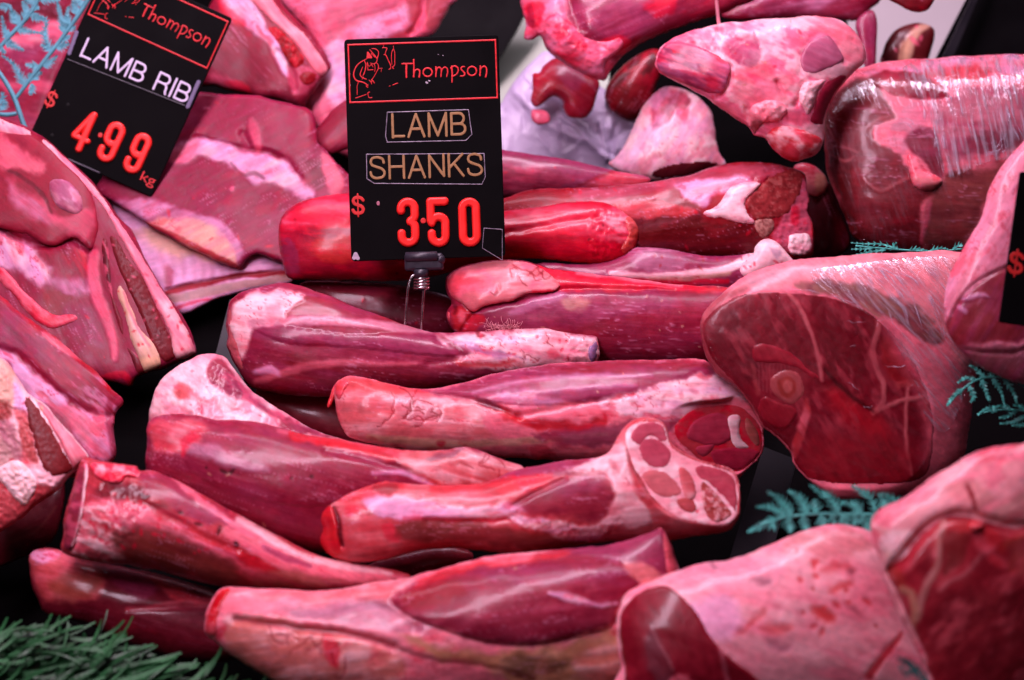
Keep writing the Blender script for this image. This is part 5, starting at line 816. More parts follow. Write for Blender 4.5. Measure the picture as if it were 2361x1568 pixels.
p.mottle(FP, 26, 2, .52, .1, .5); p.fill([(1400, 600), (1500, 640), (1620, 620), (1700, 700), (1640, 800), (1480, 790)], F_, 14, .8, col2=CR); p.fill([(1850, 350), (2050, 330), (2200, 420), (2400, 420), (2400, 560), (2100, 560), (2000, 480)], (.70, .40, .36), 18, .6, col2=SAL)
p.groove([(1480, 900), (1570, 810), (1705, 650), (1835, 555), (1960, 535), (2120, 575), (2300, 610), (2600, 590)], 14, 14); p.groove([(1480, 900), (1540, 1010), (1640, 1240), (1730, 1430), (1800, 1700)], 9, 8)
c = p.part('cut_face', [(1470, 860), (1570, 810), (1705, 650), (1835, 555), (1960, 535), (2120, 575), (2300, 610), (2680, 580), (2680, 1760), (1810, 1760), (1730, 1430), (1640, 1240), (1540, 1010)], (.52, .07, .11), (.62, .12, .16), amp=5, angle=-50, fib=.9); c.fill([(1850, 1050), (2400, 950), (2700, 1100), (2700, 1700), (1900, 1700), (1760, 1350)], (.36, .05, .08), 60, .8, col2=(.46, .10, .12)); c.mottle((.30, .03, .06), 46, 1.6, .56, .16, .45); c.mottle((.72, .22, .26), 30, 2, .62, .12, .6, seed=5)
c.fill([(1460, 830), (1560, 850), (1600, 1000), (1540, 990)], (.55, .12, .11), 12, .8); c.fill([(1780, 620), (1830, 560), (1980, 560), (2020, 640), (1900, 680), (1830, 760), (1800, 900), (1760, 860)], (.58, .09, .10), 10, .8, col2=SAL); c.line([(1840, 560), (1820, 700), (1800, 860), (1720, 1010), (1680, 1180)], [7, 8, 8, 9, 7], (.66, .36, .34), 6, .85); c.line([(1580, 1000), (1640, 1030), (1660, 1140), (1640, 1240)], [8, 10, 8], (.66, .42, .32), 7, .75); c.line([(2080, 790), (1980, 900), (1880, 950), (1820, 1010)], [4, 5, 4], (.62, .28, .30), 5, .6)
c.fill([(1850, 640), (2000, 660), (1980, 800), (1860, 900), (1840, 760)], (.30, .05, .05), 14, .7); c.fill([(2060, 620), (2180, 640), (2260, 800), (2200, 760), (2100, 700)], (.62, .06, .08), 10, .6); c.fill([(2200, 700), (2400, 650), (2400, 800), (2280, 900)], (.60, .17, .12), 18, .6, col2=M_)
c.fill([(2080, 640), (2160, 760), (2260, 830), (2230, 880), (2120, 800), (2040, 700)], (.72, .08, .12), 16, .8, col2=SAL); c.fill([(2260, 720), (2460, 690), (2460, 860), (2330, 880)], (.66, .2, .2), 26, .7, col2=FP)
c.part('fat_trim', [(1990, 590), (2040, 560), (2100, 570), (2090, 620), (2020, 640)], (.66, .10, .12), SAL, amp=12); c.part('skin_flap', [(1985, 360), (2010, 370), (2060, 500), (2030, 520), (2005, 450)], (.58, .07, .09), M_, amp=6) if False else None
p.fill([(1980, 350), (2010, 370), (2055, 500), (2040, 520), (2010, 460)], (.40, .03, .05), 5, .85); p.finish_tissue(.1, .15)
p.build('pale skinned leg with an open dark red underside, bottom right corner', 'leg of lamb', G_L)
# ------------------------------------------------------------------ price signs
def field_obj(name, sdfun, x0, y0, x1, y1, step, thick, to3, mat, parent, round_=None, back=0.0):
    """a raised plate or letter from a signed field in the sign's own plane"""
    xs = np.arange(x0-3*step, x1+3*step, step); ys = np.arange(y0-3*step, y1+3*step, step); X, Y = np.meshgrid(xs, ys)
    sd = sdfun(X, Y); ins, used, rim, q, PX, PY = grid_mesh(sd, X, Y, step); n, k, Fc = closed_from_grid(ins, used, rim, q)
    if round_: hh = thick*np.sqrt(np.clip(1-(1-np.clip(sd/round_, 0, 1))**2, 0, 1))
    else: hh = np.full(X.shape, thick)
    hf = np.where(ins, np.maximum(hh, .05), 0)
    V = np.concatenate([to3(PX[used], PY[used], hf[used]+back), to3(PX[k], PY[k], np.full(int(k.sum()), back-.25))])
    return link_mesh(name, V, Fc, mat, parent, True)
def strokes_field(strokes):
    def f(X, Y):
        r = np.full(X.shape, -1e9)
        for pts, w in strokes:
            pts = np.asarray(pts, float)
            ws = np.interp(np.linspace(0, 1, len(pts)), np.linspace(0, 1, len(w)), w) if hasattr(w, '__len__') else np.full(len(pts), float(w))
            d, T = seg_dist(pts, X, Y, False, ws); r = np.maximum(r, T-d)
        return r
    return f
def sm(pts, n=4): return catmull(pts, n, False)
def bounds(strokes, m=8):
    A = np.concatenate([np.asarray(s[0], float) for s in strokes]); return A[:, 0].min()-m, A[:, 1].min()-m, A[:, 0].max()+m, A[:, 1].max()+m
def frame_of(px, py, h, ang, tilt=0.0, scale=1.0, roll=0.0, off=0.0):
    pl = plane_at(px, py, h, tilt, roll, off); o = unproj(px, py, pl); n = pl[1]
    dep = (o-CL)@FWD; s = dep*KPX*scale
    a = math.radians(ang); ex = RGT-n*(RGT@n); ex /= np.linalg.norm(ex); ey = np.cross(ex, -n); ey = ey if ey @ -UPV > 0 else -ey
    ax = ex*math.cos(a)+ey*math.sin(a); ay = -ex*math.sin(a)+ey*math.cos(a)
    def to3(x, y, hh=0.0):
        x = np.asarray(x, float); y = np.asarray(y, float); hh = np.asarray(hh, float)+np.zeros_like(x)
        return o + x[..., None]*ax*s + y[..., None]*ay*s + hh[..., None]*n*s
    return to3
def plate(name, w, h, t, r, to3, mat, bevel=2.0, x0=0, y0=0):
    """rounded rectangle plate with a bevelled front edge"""
    def ring(ins, z):
        rr = max(r-ins, .5); P = []
        for cx, cy, a0 in ((w-r, r, -90), (w-r, h-r, 0), (r, h-r, 90), (r, r, 180)):
            for k in range(9):
                a = math.radians(a0+k*90/8); P.append((x0+cx+rr*math.cos(a), y0+cy+rr*math.sin(a), z))
        return P
    R = [ring(0, -t), ring(0, -bevel), ring(bevel*.3, -bevel*.3), ring(bevel, 0)]; n = len(R[0])
    A = np.array(sum(R, [])); V = to3(A[:, 0], A[:, 1], A[:, 2])
    Fc = [tuple(range(n)), tuple(range(3*n, 4*n))[::-1]]
    for k in range(3):
        for i in range(n): Fc.append((k*n+i, k*n+(i+1) % n, (k+1)*n+(i+1) % n, (k+1)*n+i)[::-1])
    return link_mesh(name, V, Fc, mat, None, False)
def text_obj(name, txt, x0, x1, ybase, cap, to3, mat, parent, thick=.5, weight=0.0):
    """letters of the built-in sans face, fitted between x0 and x1"""
    cu = bpy.data.curves.new(name, 'FONT'); cu.body = txt; cu.size = 1; cu.extrude = 0; cu.offset = weight; cu.resolution_u = 8
    to = bpy.data.objects.new('tmp', cu); COL.objects.link(to); bpy.context.view_layer.update()
    me = bpy.data.meshes.new_from_object(to.evaluated_get(bpy.context.evaluated_depsgraph_get()))
    V = np.array([v.co[:] for v in me.vertices]); Fc = [tuple(p.vertices) for p in me.polygons]
    bpy.data.objects.remove(to); lo, hi = V.min(0), V.max(0)
    x = x0+(V[:, 0]-lo[0])/(hi[0]-lo[0])*(x1-x0); y = ybase-(V[:, 1]-lo[1])/(hi[1]-lo[1])*cap
    nn = len(V); E = {}
    for f in Fc:
        for a, b in zip(f, f[1:]+f[:1]): E[(a, b)] = E.get((a, b), 0)+1
    F2 = list(Fc)+[tuple(i+nn for i in f[::-1]) for f in Fc]
    for (a, b) in E:
        if (b, a) not in E: F2.append((b, a, a+nn, b+nn))
    VV = np.concatenate([to3(x, y, np.full(nn, thick)), to3(x, y, np.full(nn, -.2))])
    bpy.data.meshes.remove(me)
    return link_mesh(name, VV, F2, mat, parent, False)
LG = lambda pts: [((x*.1562+789.7-793), (y*.1562+74.9-91)) for x, y in pts]     # from the measured logo panel to the sign's plane
def rot_back(pts, a=-1.9):
    c, s = math.cos(math.radians(a)), math.sin(math.radians(a)); return [(x*c+y*s, -x*s+y*c) for x, y in pts]
L2_ = lambda pts: rot_back(LG(pts))
def arc(cx, cy, rx, ry, a0, a1, n=14): return [(cx+rx*math.cos(math.radians(a0+(a1-a0)*i/n)), cy+ry*math.sin(math.radians(a0+(a1-a0)*i/n))) for i in range(n+1)]
THOMPSON = [([(880, 462), (1025, 462)], 1.9), ([(945, 470), (942, 560), (945, 660)], 2.3), ([(1052, 405), (1055, 520), (1052, 655)], [2.2, 1.9, 2.3]),
            (sm([(1058, 600), (1075, 560), (1110, 545), (1138, 565), (1140, 610), (1132, 660)]), [1.6, 1.8, 2.3]), (arc(1257, 588, 66, 62, 0, 360, 26), 1.9),
            ([(1378, 510), (1382, 580), (1378, 650)], 1.9), (sm([(1384, 580), (1400, 530), (1430, 515), (1456, 540), (1458, 590), (1455, 650)]), 1.7), (sm([(1462, 580), (1480, 535), (1515, 512), (1548, 540), (1552, 590), (1538, 650)]), 1.7),
            ([(1612, 500), (1620, 600), (1618, 735)], 1.9), (sm([(1600, 525), (1650, 495), (1700, 520), (1708, 570), (1680, 620), (1630, 645)]), 1.8),
            (sm([(1800, 505), (1765, 510), (1750, 540), (1775, 570), (1805, 605), (1790, 640), (1745, 645)]), 1.8), (arc(1912, 570, 66, 66, 0, 360, 26), 1.9),
            ([(2036, 495), (2034, 570), (2030, 640)], 2.0), (sm([(2036, 560), (2055, 520), (2095, 500), (2125, 530), (2128, 590), (2115, 655)]), [1.6, 1.8, 2.2])]
BUTCHER = [(sm([(360, 390), (300, 420), (230, 470), (185, 540), (165, 620), (180, 680), (220, 715), (300, 735), (355, 765), (375, 790)]), [.9, 1.5, 1.6, 1.1]), (sm([(375, 770), (350, 790), (375, 812)]), 1.0),
           ([(235, 730), (215, 800), (218, 920)], [1.0, .8, 1.0]), (sm([(320, 410), (345, 480), (335, 560), (310, 620)]), [.9, 1.5, .9]), (sm([(300, 510), (275, 570), (262, 630), (300, 670), (350, 690)]), [.8, 1.3, 1.0]),
           (sm([(300, 640), (330, 600)]), .9), (sm([(290, 690), (310, 660)]), .8), ([(365, 460), (375, 555), (450, 550)], 1.0), (sm([(365, 440), (390, 500), (425, 475), (450, 510)]), .9),
           (sm([(435, 238), (490, 245), (530, 285), (525, 350), (500, 385)]), 1.0), ([(405, 255), (450, 310), (490, 355)], 1.1), ([(425, 310), (470, 360), (500, 370)], .9), (sm([(520, 370), (500, 440), (460, 465), (410, 450)]), [1.1, 1.0, .8]),
           (sm([(470, 465), (480, 520), (475, 580)]), .8), (sm([(500, 445), (525, 475), (530, 525)]), .9), ([(525, 530), (590, 530)], .8), (sm([(530, 530), (500, 590), (460, 660), (430, 700)]), [.8, 1.1]), (sm([(575, 540), (570, 580)]), .7),
           (sm([(390, 705), (420, 730), (430, 760)]), 1.0), (sm([(430, 700), (455, 720), (470, 750)]), 1.2), ([(440, 705), (425, 745)], 1.0), ([(195, 968), (270, 945), (350, 915)], [1.1, .9]), (sm([(400, 880), (375, 890), (380, 935), (395, 965), (435, 962)]), [.9, 1.1]),
           ([(745, 775), (815, 748)], 1.0), ([(688, 792), (705, 788)], .7), (sm([(610, 185), (608, 220), (655, 235), (640, 280), (630, 320)]), [.6, 1.2, .9]), ([(590, 228), (620, 222)], 1.0), (sm([(610, 330), (640, 335), (680, 420), (708, 480), (710, 530), (685, 545)]), [.9, 1.2, 1.0]),
           (sm([(750, 200), (752, 240), (728, 290), (722, 380), (730, 470)]), .9), (sm([(752, 245), (772, 300), (772, 400), (770, 480), (738, 510), (755, 535)]), [.9, 1.1]), (sm([(375, 300), (370, 370)]), 2.4), (sm([(385, 320), (420, 365)]), 3.0), ([(370, 375), (430, 375)], 1.6)]
def ring_field(x0, y0, x1, y1, w):
    def f(X, Y):
        cx, cy = (x0+x1)/2, (y0+y1)/2
        d = np.maximum(np.abs(X-cx)-(x1-x0)/2, np.abs(Y-cy)-(y1-y0)/2); return w/2-np.abs(d)
    return f
def digit(ch):
    W, w, H = 27, 9.5, 88       # centre-line half-shapes of a condensed numeral: width 2*?  (origin at top left of its box, 48 x 108)
    l, r, t, b = 10.5, 38.5, 10, 98
    if ch == '0': return [(sm(arc(24.5, 24, 14, 14, 180, 360, 10)+arc(24.5, 84, 14, 14, 0, 180, 10)+[(10.5, 24)], 1), w)]
    if ch == '3': return [(arc(24.5, 25, 14, 15, 180, 360, 10)+[(38.5, 36)]+arc(26, 38, 12.5, 14, 0, 70, 6), w), (arc(26, 68, 12.5, 16, -75, 0, 6)+arc(24.5, 84, 14, 15, 0, 180, 10)+[(10.5, 78)], w), ([(10.5, 25), (10.5, 28)], w)]
    if ch == '5': return [([(9.5, 9), (38.5, 9)], w), ([(9.5, 9), (9.5, 50)], w), (arc(25, 57, 14, 15, 190, 360, 10)+arc(24.5, 84, 14, 15, 0, 180, 10)+[(10.5, 78)], w)]
    if ch == '9': return [(arc(24.5, 25, 14, 15, 180, 360, 12), w), ([(10.5, 25), (10.5, 44)]+arc(24.5, 44, 14, 15, 180, 30, 10), w), ([(38.5, 25), (38.5, 84)]+arc(24.5, 84, 14, 15, 0, 180, 10)+[(10.5, 78)], w)]
    if ch == '4': return [([(31, 8), (31, 100)], w), ([(29, 9), (8, 72)], 8.5), ([(8, 74), (42, 74)], 8.0)]
def dollar_field(x, y, s):
    S_ = [(13, 3.6), ]; c = sm([(12.2, -11), (8, -16), (0, -18.5), (-8, -16), (-10.5, -9.5), (-7, -3), (1, 0), (9, 4), (12, 10.5), (9, 17), (1, 19.5), (-8, 17.5), (-12.2, 11.5)], 3)
    return [([(x+a*s, y+b*s) for a, b in c], 3.9*s), ([(x, y-26*s), (x, y+27*s)], 2.0*s)]
def caps(txt, w=7.2):
    """plain grotesque capitals drawn as strokes, 100 high; returns strokes and the total width"""
    G = {'L': (52, [[(4, 0), (4, 100)], [(4, 96), (50, 96)]]), 'A': (72, [[(3, 100), (36, 2), (69, 100)], [(14, 66), (58, 66)]]),
         'M': (80, [[(4, 100), (4, 2), (40, 98), (76, 2), (76, 100)]]), 'B': (64, [[(4, 4), (4, 96)], [(4, 4), (36, 4)]+arc(36, 27, 20, 23, -90, 90, 10)+[(4, 50)], [(36, 50)]+arc(38, 73, 23, 23, -90, 90, 10)+[(4, 96)]]),
         'S': (66, [sm([(60, 28), (56, 12), (40, 4), (28, 3), (12, 8), (6, 24), (12, 38), (32, 47), (52, 56), (62, 72), (56, 90), (36, 97), (20, 95), (8, 86), (4, 70)], 4)]),
         'H': (68, [[(4, 0), (4, 100)], [(64, 0), (64, 100)], [(4, 48), (64, 48)]]), 'N': (68, [[(4, 100), (4, 3), (64, 97), (64, 0)]]), 'K': (66, [[(4, 0), (4, 100)], [(62, 1), (5, 62)], [(25, 42), (64, 99)]]),
         'R': (66, [[(4, 100), (4, 4), (38, 4)]+arc(38, 28, 20, 24, -90, 90, 10)+[(4, 52)], sm([(40, 52), (52, 58), (57, 72), (58, 88), (63, 100)], 3)]), 'I': (8, [[(4, 0), (4, 100)]]), ' ': (30, [])}
    x = 0; out = []
    for ch in txt:
        adv, ss = G[ch]; out += [([(px+x, py) for px, py in s], w) for s in ss]; x += adv+14
    return out, x-14
def caps_obj(name, txt, x0, x1, ybase, cap, to3, mat, parent, w=7.2, skew=0.0):
    st, W_ = caps(txt); k = (x1-x0)/W_; st = [([(x0+a*k, ybase-cap+b*cap/100+skew*(a*k)) for a, b in p], w*.5*(k+cap/100)) for p, _ in st]
    return field_obj(name, strokes_field(st), *bounds(st), .9, .6, to3, mat, parent)
def make_sign(to3, kind):
    root = plate('price_sign', 356, 512, 7, 9, to3, BLACKP)
    fx = rot_back(LG([(62, 150), (2250, 1040)])); x0, y0 = fx[0]; x1, y1 = fx[1][0], fx[1][1]
    if kind != 'edge':
        field_obj('logo_frame', ring_field(9.5, 13, 349, 146, 4.2), 5, 8, 354, 151, 1.7, .7, to3, REDI, root)
        bs = [(L2_(p), w) for p, w in BUTCHER]; field_obj('butcher_emblem', strokes_field(bs), *bounds(bs), .85, .6, to3, REDI, root)
        ts = [(L2_(p), w) for p, w in THOMPSON]; field_obj('shop_name', strokes_field(ts), *bounds(ts), 1.1, .7, to3, REDI, root)
    return root
# lamb shanks sign
T2 = frame_of(793, 91, .155, -1.9, off=0)
D2 = lambda px, py: rot_back([(px-793, py-91)])[0]
_c = at(950, 752, .05); _d = (_c-CL) @ FWD      # the prongs stand just behind the purple front shank
_p0 = (CL+ray(793, 91)*(_d-.010))
def frame_pt(p0, ang, scale=1.0, tiltv=(0, 0)):
    n = -FWD + RGT*tiltv[0] + UPV*tiltv[1]; n = n/np.linalg.norm(n)
    s = ((p0-CL) @ FWD)*KPX*scale; a = math.radians(ang)
    ex = RGT-n*(RGT @ n); ex /= np.linalg.norm(ex); ey = -np.cross(n, ex)
    ax = ex*math.cos(a)+ey*math.sin(a); ay = -ex*math.sin(a)+ey*math.cos(a)
    def to3(x, y, hh=0.0):
        x = np.asarray(x, float); y = np.asarray(y, float); hh = np.asarray(hh, float)+np.zeros_like(x)
        return p0 + x[..., None]*ax*s + y[..., None]*ay*s + hh[..., None]*n*s
    return to3
T2 = frame_pt(_p0, -1.9)
sg = make_sign(T2, 'shanks')
tag(sg, 'upright black lamb shanks price sign at 3.50 standing among the shanks', 'price sign', 'black butcher price signs')
def D2x(px, py): return D2(px, py)
x0, yb = D2(904, 317); x1, _ = D2(1075, 313); caps_obj('product_name', 'LAMB', x0, x1, yb, 53, T2, GOLD, sg, 5.6)
x0, yb = D2(853, 413); x1, _ = D2(1114, 411); caps_obj('product_name', 'SHANKS', x0, x1, yb, 51, T2, GOLD, sg, 5.6)
for ch, px in (('3', 912.5), ('5', 982), ('0', 1054)):
    ox, oy = D2(px, 456); st = [([(ox-1+x*1.13, oy+y*1.06) for x, y in p], w*1.06) for p, w in digit(ch)]
    field_obj('price_digit', strokes_field(st), *bounds(st, 14), 1.2, 7, T2, REDP, sg, round_=6)
ox, oy = D2(976, 509); field_obj('decimal_point', strokes_field([([(ox, oy), (ox+.1, oy)], 6.5)]), ox-9, oy-9, ox+9, oy+9, 1.2, .7, T2, REDD, sg)
ox, oy = D2(825.5, 473); st = dollar_field(ox, oy, .98); field_obj('dollar_sign', strokes_field(st), *bounds(st), 1.0, .7, T2, REDD, sg)
ox, oy = D2(872, 469); field_obj('peg_hole', strokes_field([([(ox, oy-1.5), (ox, oy+1.5)], 3.6)]), ox-6, oy-7, ox+6, oy+7, 1.0, .4, T2, simple_mat('seen_through_hole', (.45, .16, .22), .6), sg)
def tape(quad, parent, to3, w=1.0):
    st = [([quad[i], quad[(i+1) % len(quad)]], w) for i in range(len(quad))]; field_obj('clear_tape_edge', strokes_field(st), *bounds(st), .9, .5, to3, EDGEM, parent)
tape([D2(*q) for q in ((893, 259), (1080, 253), (1088, 310), (1074, 324), (893, 328), (889, 314))], sg, T2, 1.0)
tape([D2(*q) for q in ((845, 356), (1116, 354), (1119, 408), (1111, 425), (863, 423), (846, 412))], sg, T2, 1.0)
tape([D2(*q) for q in ((1116, 526), (1158, 529), (1158, 600), (1112, 572))], sg, T2, .7)
ox, oy = D2(820, 590); st = [([(ox-4, oy+5), (ox, oy-4), (ox+5, oy+6)], 4.5)]; field_obj('paint_chip', strokes_field(st), *bounds(st), 1.1, .35, T2, SCRATCH, sg)
rs = random.Random(4)
for px, py, r in ((983, 190, 4.0), (989, 186, 3.0), (1010, 126, 1.3), (1021, 128, 1.6), (806, 170, 1.6), (807, 196, 1.8)):
    ox, oy = D2(px, py); st = [([(ox, oy), (ox+r*.6, oy+r*.3)], r*.55)]; field_obj('scratch', strokes_field(st), *bounds(st), .9, .3, T2, SCRATCH, sg)
# holder: clip, knob, coil and two prongs
def lathe_tube(name, path, r, mat, parent, n=10, cap=True):
    P = np.array(path, float); V = []; Fc = []; m = len(P); rr = r if hasattr(r, '__len__') else [r]*m; up = None
    for i in range(m):
        t = P[min(i+1, m-1)]-P[max(i-1, 0)]; t /= np.linalg.norm(t)+1e-12
        if up is None: up = np.cross(t, (0.3, .2, .9)); up /= np.linalg.norm(up)
        up = up-t*(up @ t); up /= np.linalg.norm(up); w = np.cross(t, up)
        for k in range(n):
            a = 2*math.pi*k/n; V.append(P[i]+(up*math.cos(a)+w*math.sin(a))*rr[i])
    for i in range(m-1):
        for k in range(n): Fc.append((i*n+k, i*n+(k+1) % n, (i+1)*n+(k+1) % n, (i+1)*n+k))
    if cap: Fc += [tuple(range(n))[::-1], tuple(range((m-1)*n, m*n))]
    return link_mesh(name, V, Fc, mat, parent, True)
s2 = ((_p0-CL) @ FWD)*KPX
def p2(px, py, hh=0): x, y = D2(px, py); return T2(np.array([x]), np.array([y]), np.array([float(hh)]))[0]
hold = plate('sign_clip', 90, 40, 22, 7, lambda x, y, h_: T2(np.asarray(x)+D2(932, 586)[0], np.asarray(y)+D2(932, 586)[1], np.asarray(h_)+16), CLIPM, bevel=7)
hold.parent = sg; hold.location = Vector(hold['_o'])-Vector(sg['_o'])
lathe_tube('clip_roller', [p2(934, 594, 10), p2(936, 594, 10), p2(1008, 592, 10), p2(1010, 592, 10)], [6*s2, 12.5*s2, 12.5*s2, 6*s2], CLIPM, hold, 18)
lathe_tube('clip_knob', [p2(1008, 599, 6), p2(1011, 599, 6), p2(1018, 599, 6), p2(1024, 599, 6), p2(1027, 599, 6)], [7*s2, 12*s2, 13*s2, 9*s2, 2*s2], CLIPM, hold, 18)
lathe_tube('clip_neck', [p2(971, 622, 4), p2(971, 642, 4)], [19*s2, 15*s2], CLIPM, hold, 16)
coil = [p2(972+16.5*math.cos(a), 641+(a/(2*math.pi))*7.0, 16.5*math.sin(a)) for a in np.linspace(0, 2*math.pi*3.6, 80)]
lathe_tube('coil_spring', coil, 3.1*s2, STEEL, hold, 8)
lathe_tube('prong', [p2(*q) for q in sm([(956, 634, 2), (951, 636, 2), (946, 645, 2), (941, 665, 2), (938, 695, 0), (934, 742, -2), (930, 790, -4)])], 3.4*s2, STEEL, hold, 8)
lathe_tube('prong', [p2(*q) for q in sm([(989, 664, 8), (985, 665, 8), (979, 668, 7), (977, 677, 6), (975, 705, 3), (972, 752, 0), (969, 800, -4)])], 3.4*s2, STEEL, hold, 8)
# lamb rib sign, leaning to the right
_p1 = CL+ray(249, -88)*(((at(300, 330, .075)-CL) @ FWD))
T1 = frame_pt(_p1, 24.4, .885, (0.0, 0.0))
sr = make_sign(T1, 'rib')
tag(sr, 'tilted black lamb rib price sign at 4.99 leaning between rib slabs', 'price sign', 'black butcher price signs')
def D1(px, py):
    a = math.radians(24.4); dx, dy = (px-251)/.885, (py+88)/.885
    return dx*math.cos(a)+dy*math.sin(a), -dx*math.sin(a)+dy*math.cos(a)
R4 = lambda x, y: (161.4+x*.1709, y*.1709)
a0 = D1(*R4(120, 775)); a1 = D1(*R4(1595, 1362)); caps_obj('product_name', 'LAMB RIB', a0[0]+2, a1[0]-2, (a0[1]+a1[1])/2+1, 49, T1, WHITEL, sr, 5.8)
for px, py in ((0, 0),):
    q = [D1(*R4(-20, 800)), D1(*R4(1560, 1425))]; st = [([q[0], q[1]], 1.6)]; field_obj('label_ledge', strokes_field(st), *bounds(st), 1.2, 2.0, T1, simple_mat('grey_plastic_ledge', (.05, .045, .06), .4), sr)
    for e0, e1 in (((100, 440), (0, 720)), ((1745, 1110), (1600, 1440))):
        st = [([D1(*R4(*e0)), D1(*R4(*e1))], 5.5)]; field_obj('label_end_strip', strokes_field(st), *bounds(st), 1.4, 1.0, T1, simple_mat('milky_plastic_strip', (.16, .13, .24), .45), sr)
Z1 = lambda x, y: (x*.3419, y*.3419)
for ch, (zx, zy) in (('4', (480, 870)), ('9', (655, 905)), ('9', (830, 985))):
    # anchored by the middle of each digit
    pass
for ch, mid in (('4', (572, 885)), ('9', (757, 957)), ('9', (934, 1033))):
    cx, cy = D1(*Z1(*mid)); st = [([(cx+(x-24.5)*1.12, cy+(y-54)*1.04) for x, y in p], w*1.04) for p, w in digit(ch)]
    field_obj('price_digit', strokes_field(st), *bounds(st, 14), 1.3, 7, T1, REDP, sr, round_=6)
cx, cy = D1(*Z1(682, 912)); field_obj('decimal_point', strokes_field([([(cx, cy), (cx+.1, cy)], 6.5)]), cx-9, cy-9, cx+9, cy+9, 1.2, .7, T1, REDD, sr)
cx, cy = D1(*Z1(350, 668)); st = dollar_field(cx, cy, .92); field_obj('dollar_sign', strokes_field(st), *bounds(st), 1.0, .7, T1, REDD, sr)
a0 = D1(*Z1(955, 1200)); a1 = D1(*Z1(1040, 1240)); text_obj('unit_mark', 'kg', a0[0]-1, a1[0]+3, a0[1]+14, 34, T1, REDI, sr)
for zx, zy in ((464, 705), (357, 912)):
    cx, cy = D1(*Z1(zx, zy)); field_obj('peg_hole', strokes_field([([(cx, cy), (cx+.1, cy)], 4.5)]), cx-7, cy-7, cx+7, cy+7, 1.1, .4, T1, simple_mat('dark_hole', (.002, .002, .002), .9), sr)
st = [([D1(*Z1(470, 1075)), D1(*Z1(675, 1165))], 2.2)]; field_obj('label_ledge', strokes_field(st), *bounds(st), 1.2, 3, T1, simple_mat('grey_plastic_slot', (.06, .05, .075), .4), sr)
# sign cut off by the right edge
_p3 = CL+ray(2352, 395)*(((at(2300, 560, .16)-CL) @ FWD)-.055)
T3 = frame_pt(_p3, 8.0, .80)
s3 = plate('price_sign', 330, 440, 7, 9, T3, BLACKP); tag(s3, 'black price sign cut off by the right edge, only its dollar mark showing', 'price sign', 'black butcher price signs')
a = math.radians(8.0); dx, dy = (2341-2352)/.80, (606-395)/.80
def D3(px, py): dx, dy = (px-2352)/.80, (py-395)/.80; return dx*math.cos(a)+dy*math.sin(a), -dx*math.sin(a)+dy*math.cos(a)
cx, cy = D3(2343, 606); st = dollar_field(cx, cy, 1.45); field_obj('dollar_sign', strokes_field(st), *bounds(st), 1.2, .7, T3, REDD, s3)
# ------------------------------------------------------------------ plastic bag
p = Piece('plastic_bag', [(1100, 300), (1150, 245), (1168, 215), (1196, 172), (1226, 142), (1258, 118), (1300, 140), (1400, 210), (1500, 260), (1490, 340), (1412, 398), (1340, 392), (1250, 375), (1120, 372)], h=.022, base=(.66, .58, .72), base2=(.72, .66, .76), ratio=.35, angle=40, mat=None, bump=10)
BAG, N_, L_, b_ = new_mat('white_thin_plastic')
at2 = N_.new('ShaderNodeAttribute'); at2.attribute_name = 'tint'; L_.new(at2.outputs['Color'], b_.inputs['Base Color'])
nz = N_.new('ShaderNodeTexNoise'); nz.inputs['Scale'].default_value = 130; nz.inputs['Detail'].default_value = 4; fb_ = N_.new('ShaderNodeAttribute'); fb_.attribute_name = 'fibre'; L_.new(fb_.outputs['Vector'], nz.inputs['Vector'])
bb = N_.new('ShaderNodeBump'); bb.inputs['Strength'].default_value = .4; bb.inputs['Distance'].default_value = .002; L_.new(nz.outputs['Fac'], bb.inputs['Height']); L_.new(bb.outputs[0], b_.inputs['Normal'])
b_.inputs['Roughness'].default_value = .35; b_.inputs['Subsurface Weight'].default_value = .4; b_.inputs['Subsurface Scale'].default_value = .006; b_.inputs['Subsurface Radius'].default_value = (1, .9, 1)
p.mat = BAG; rs = np.random.RandomState(5)
for i in range(60):
    x, y = 1130+rs.rand()*330, 150+rs.rand()*220; th = rs.rand()*3; l = 25+rs.rand()*60
    p.groove([(x, y), (x+l*.5*math.cos(th)+rs.randn()*6, y+l*.5*math.sin(th)), (x+l*math.cos(th), y+l*math.sin(th))], 3.5+4*rs.rand(), 9*(rs.rand()-.45))
p.groove([(1300, 270), (1340, 300), (1370, 340), (1412, 375)], 9, -14); p.groove([(1180, 200), (1230, 250), (1290, 300), (1370, 330)], 12, -12); p.groove([(1382, 280), (1392, 320), (1400, 370)], 6, -10); p.groove([(1420, 290), (1412, 330), (1402, 380)], 6, 9)
p.build('crumpled white plastic bag under the joints behind the sign', 'plastic bag')
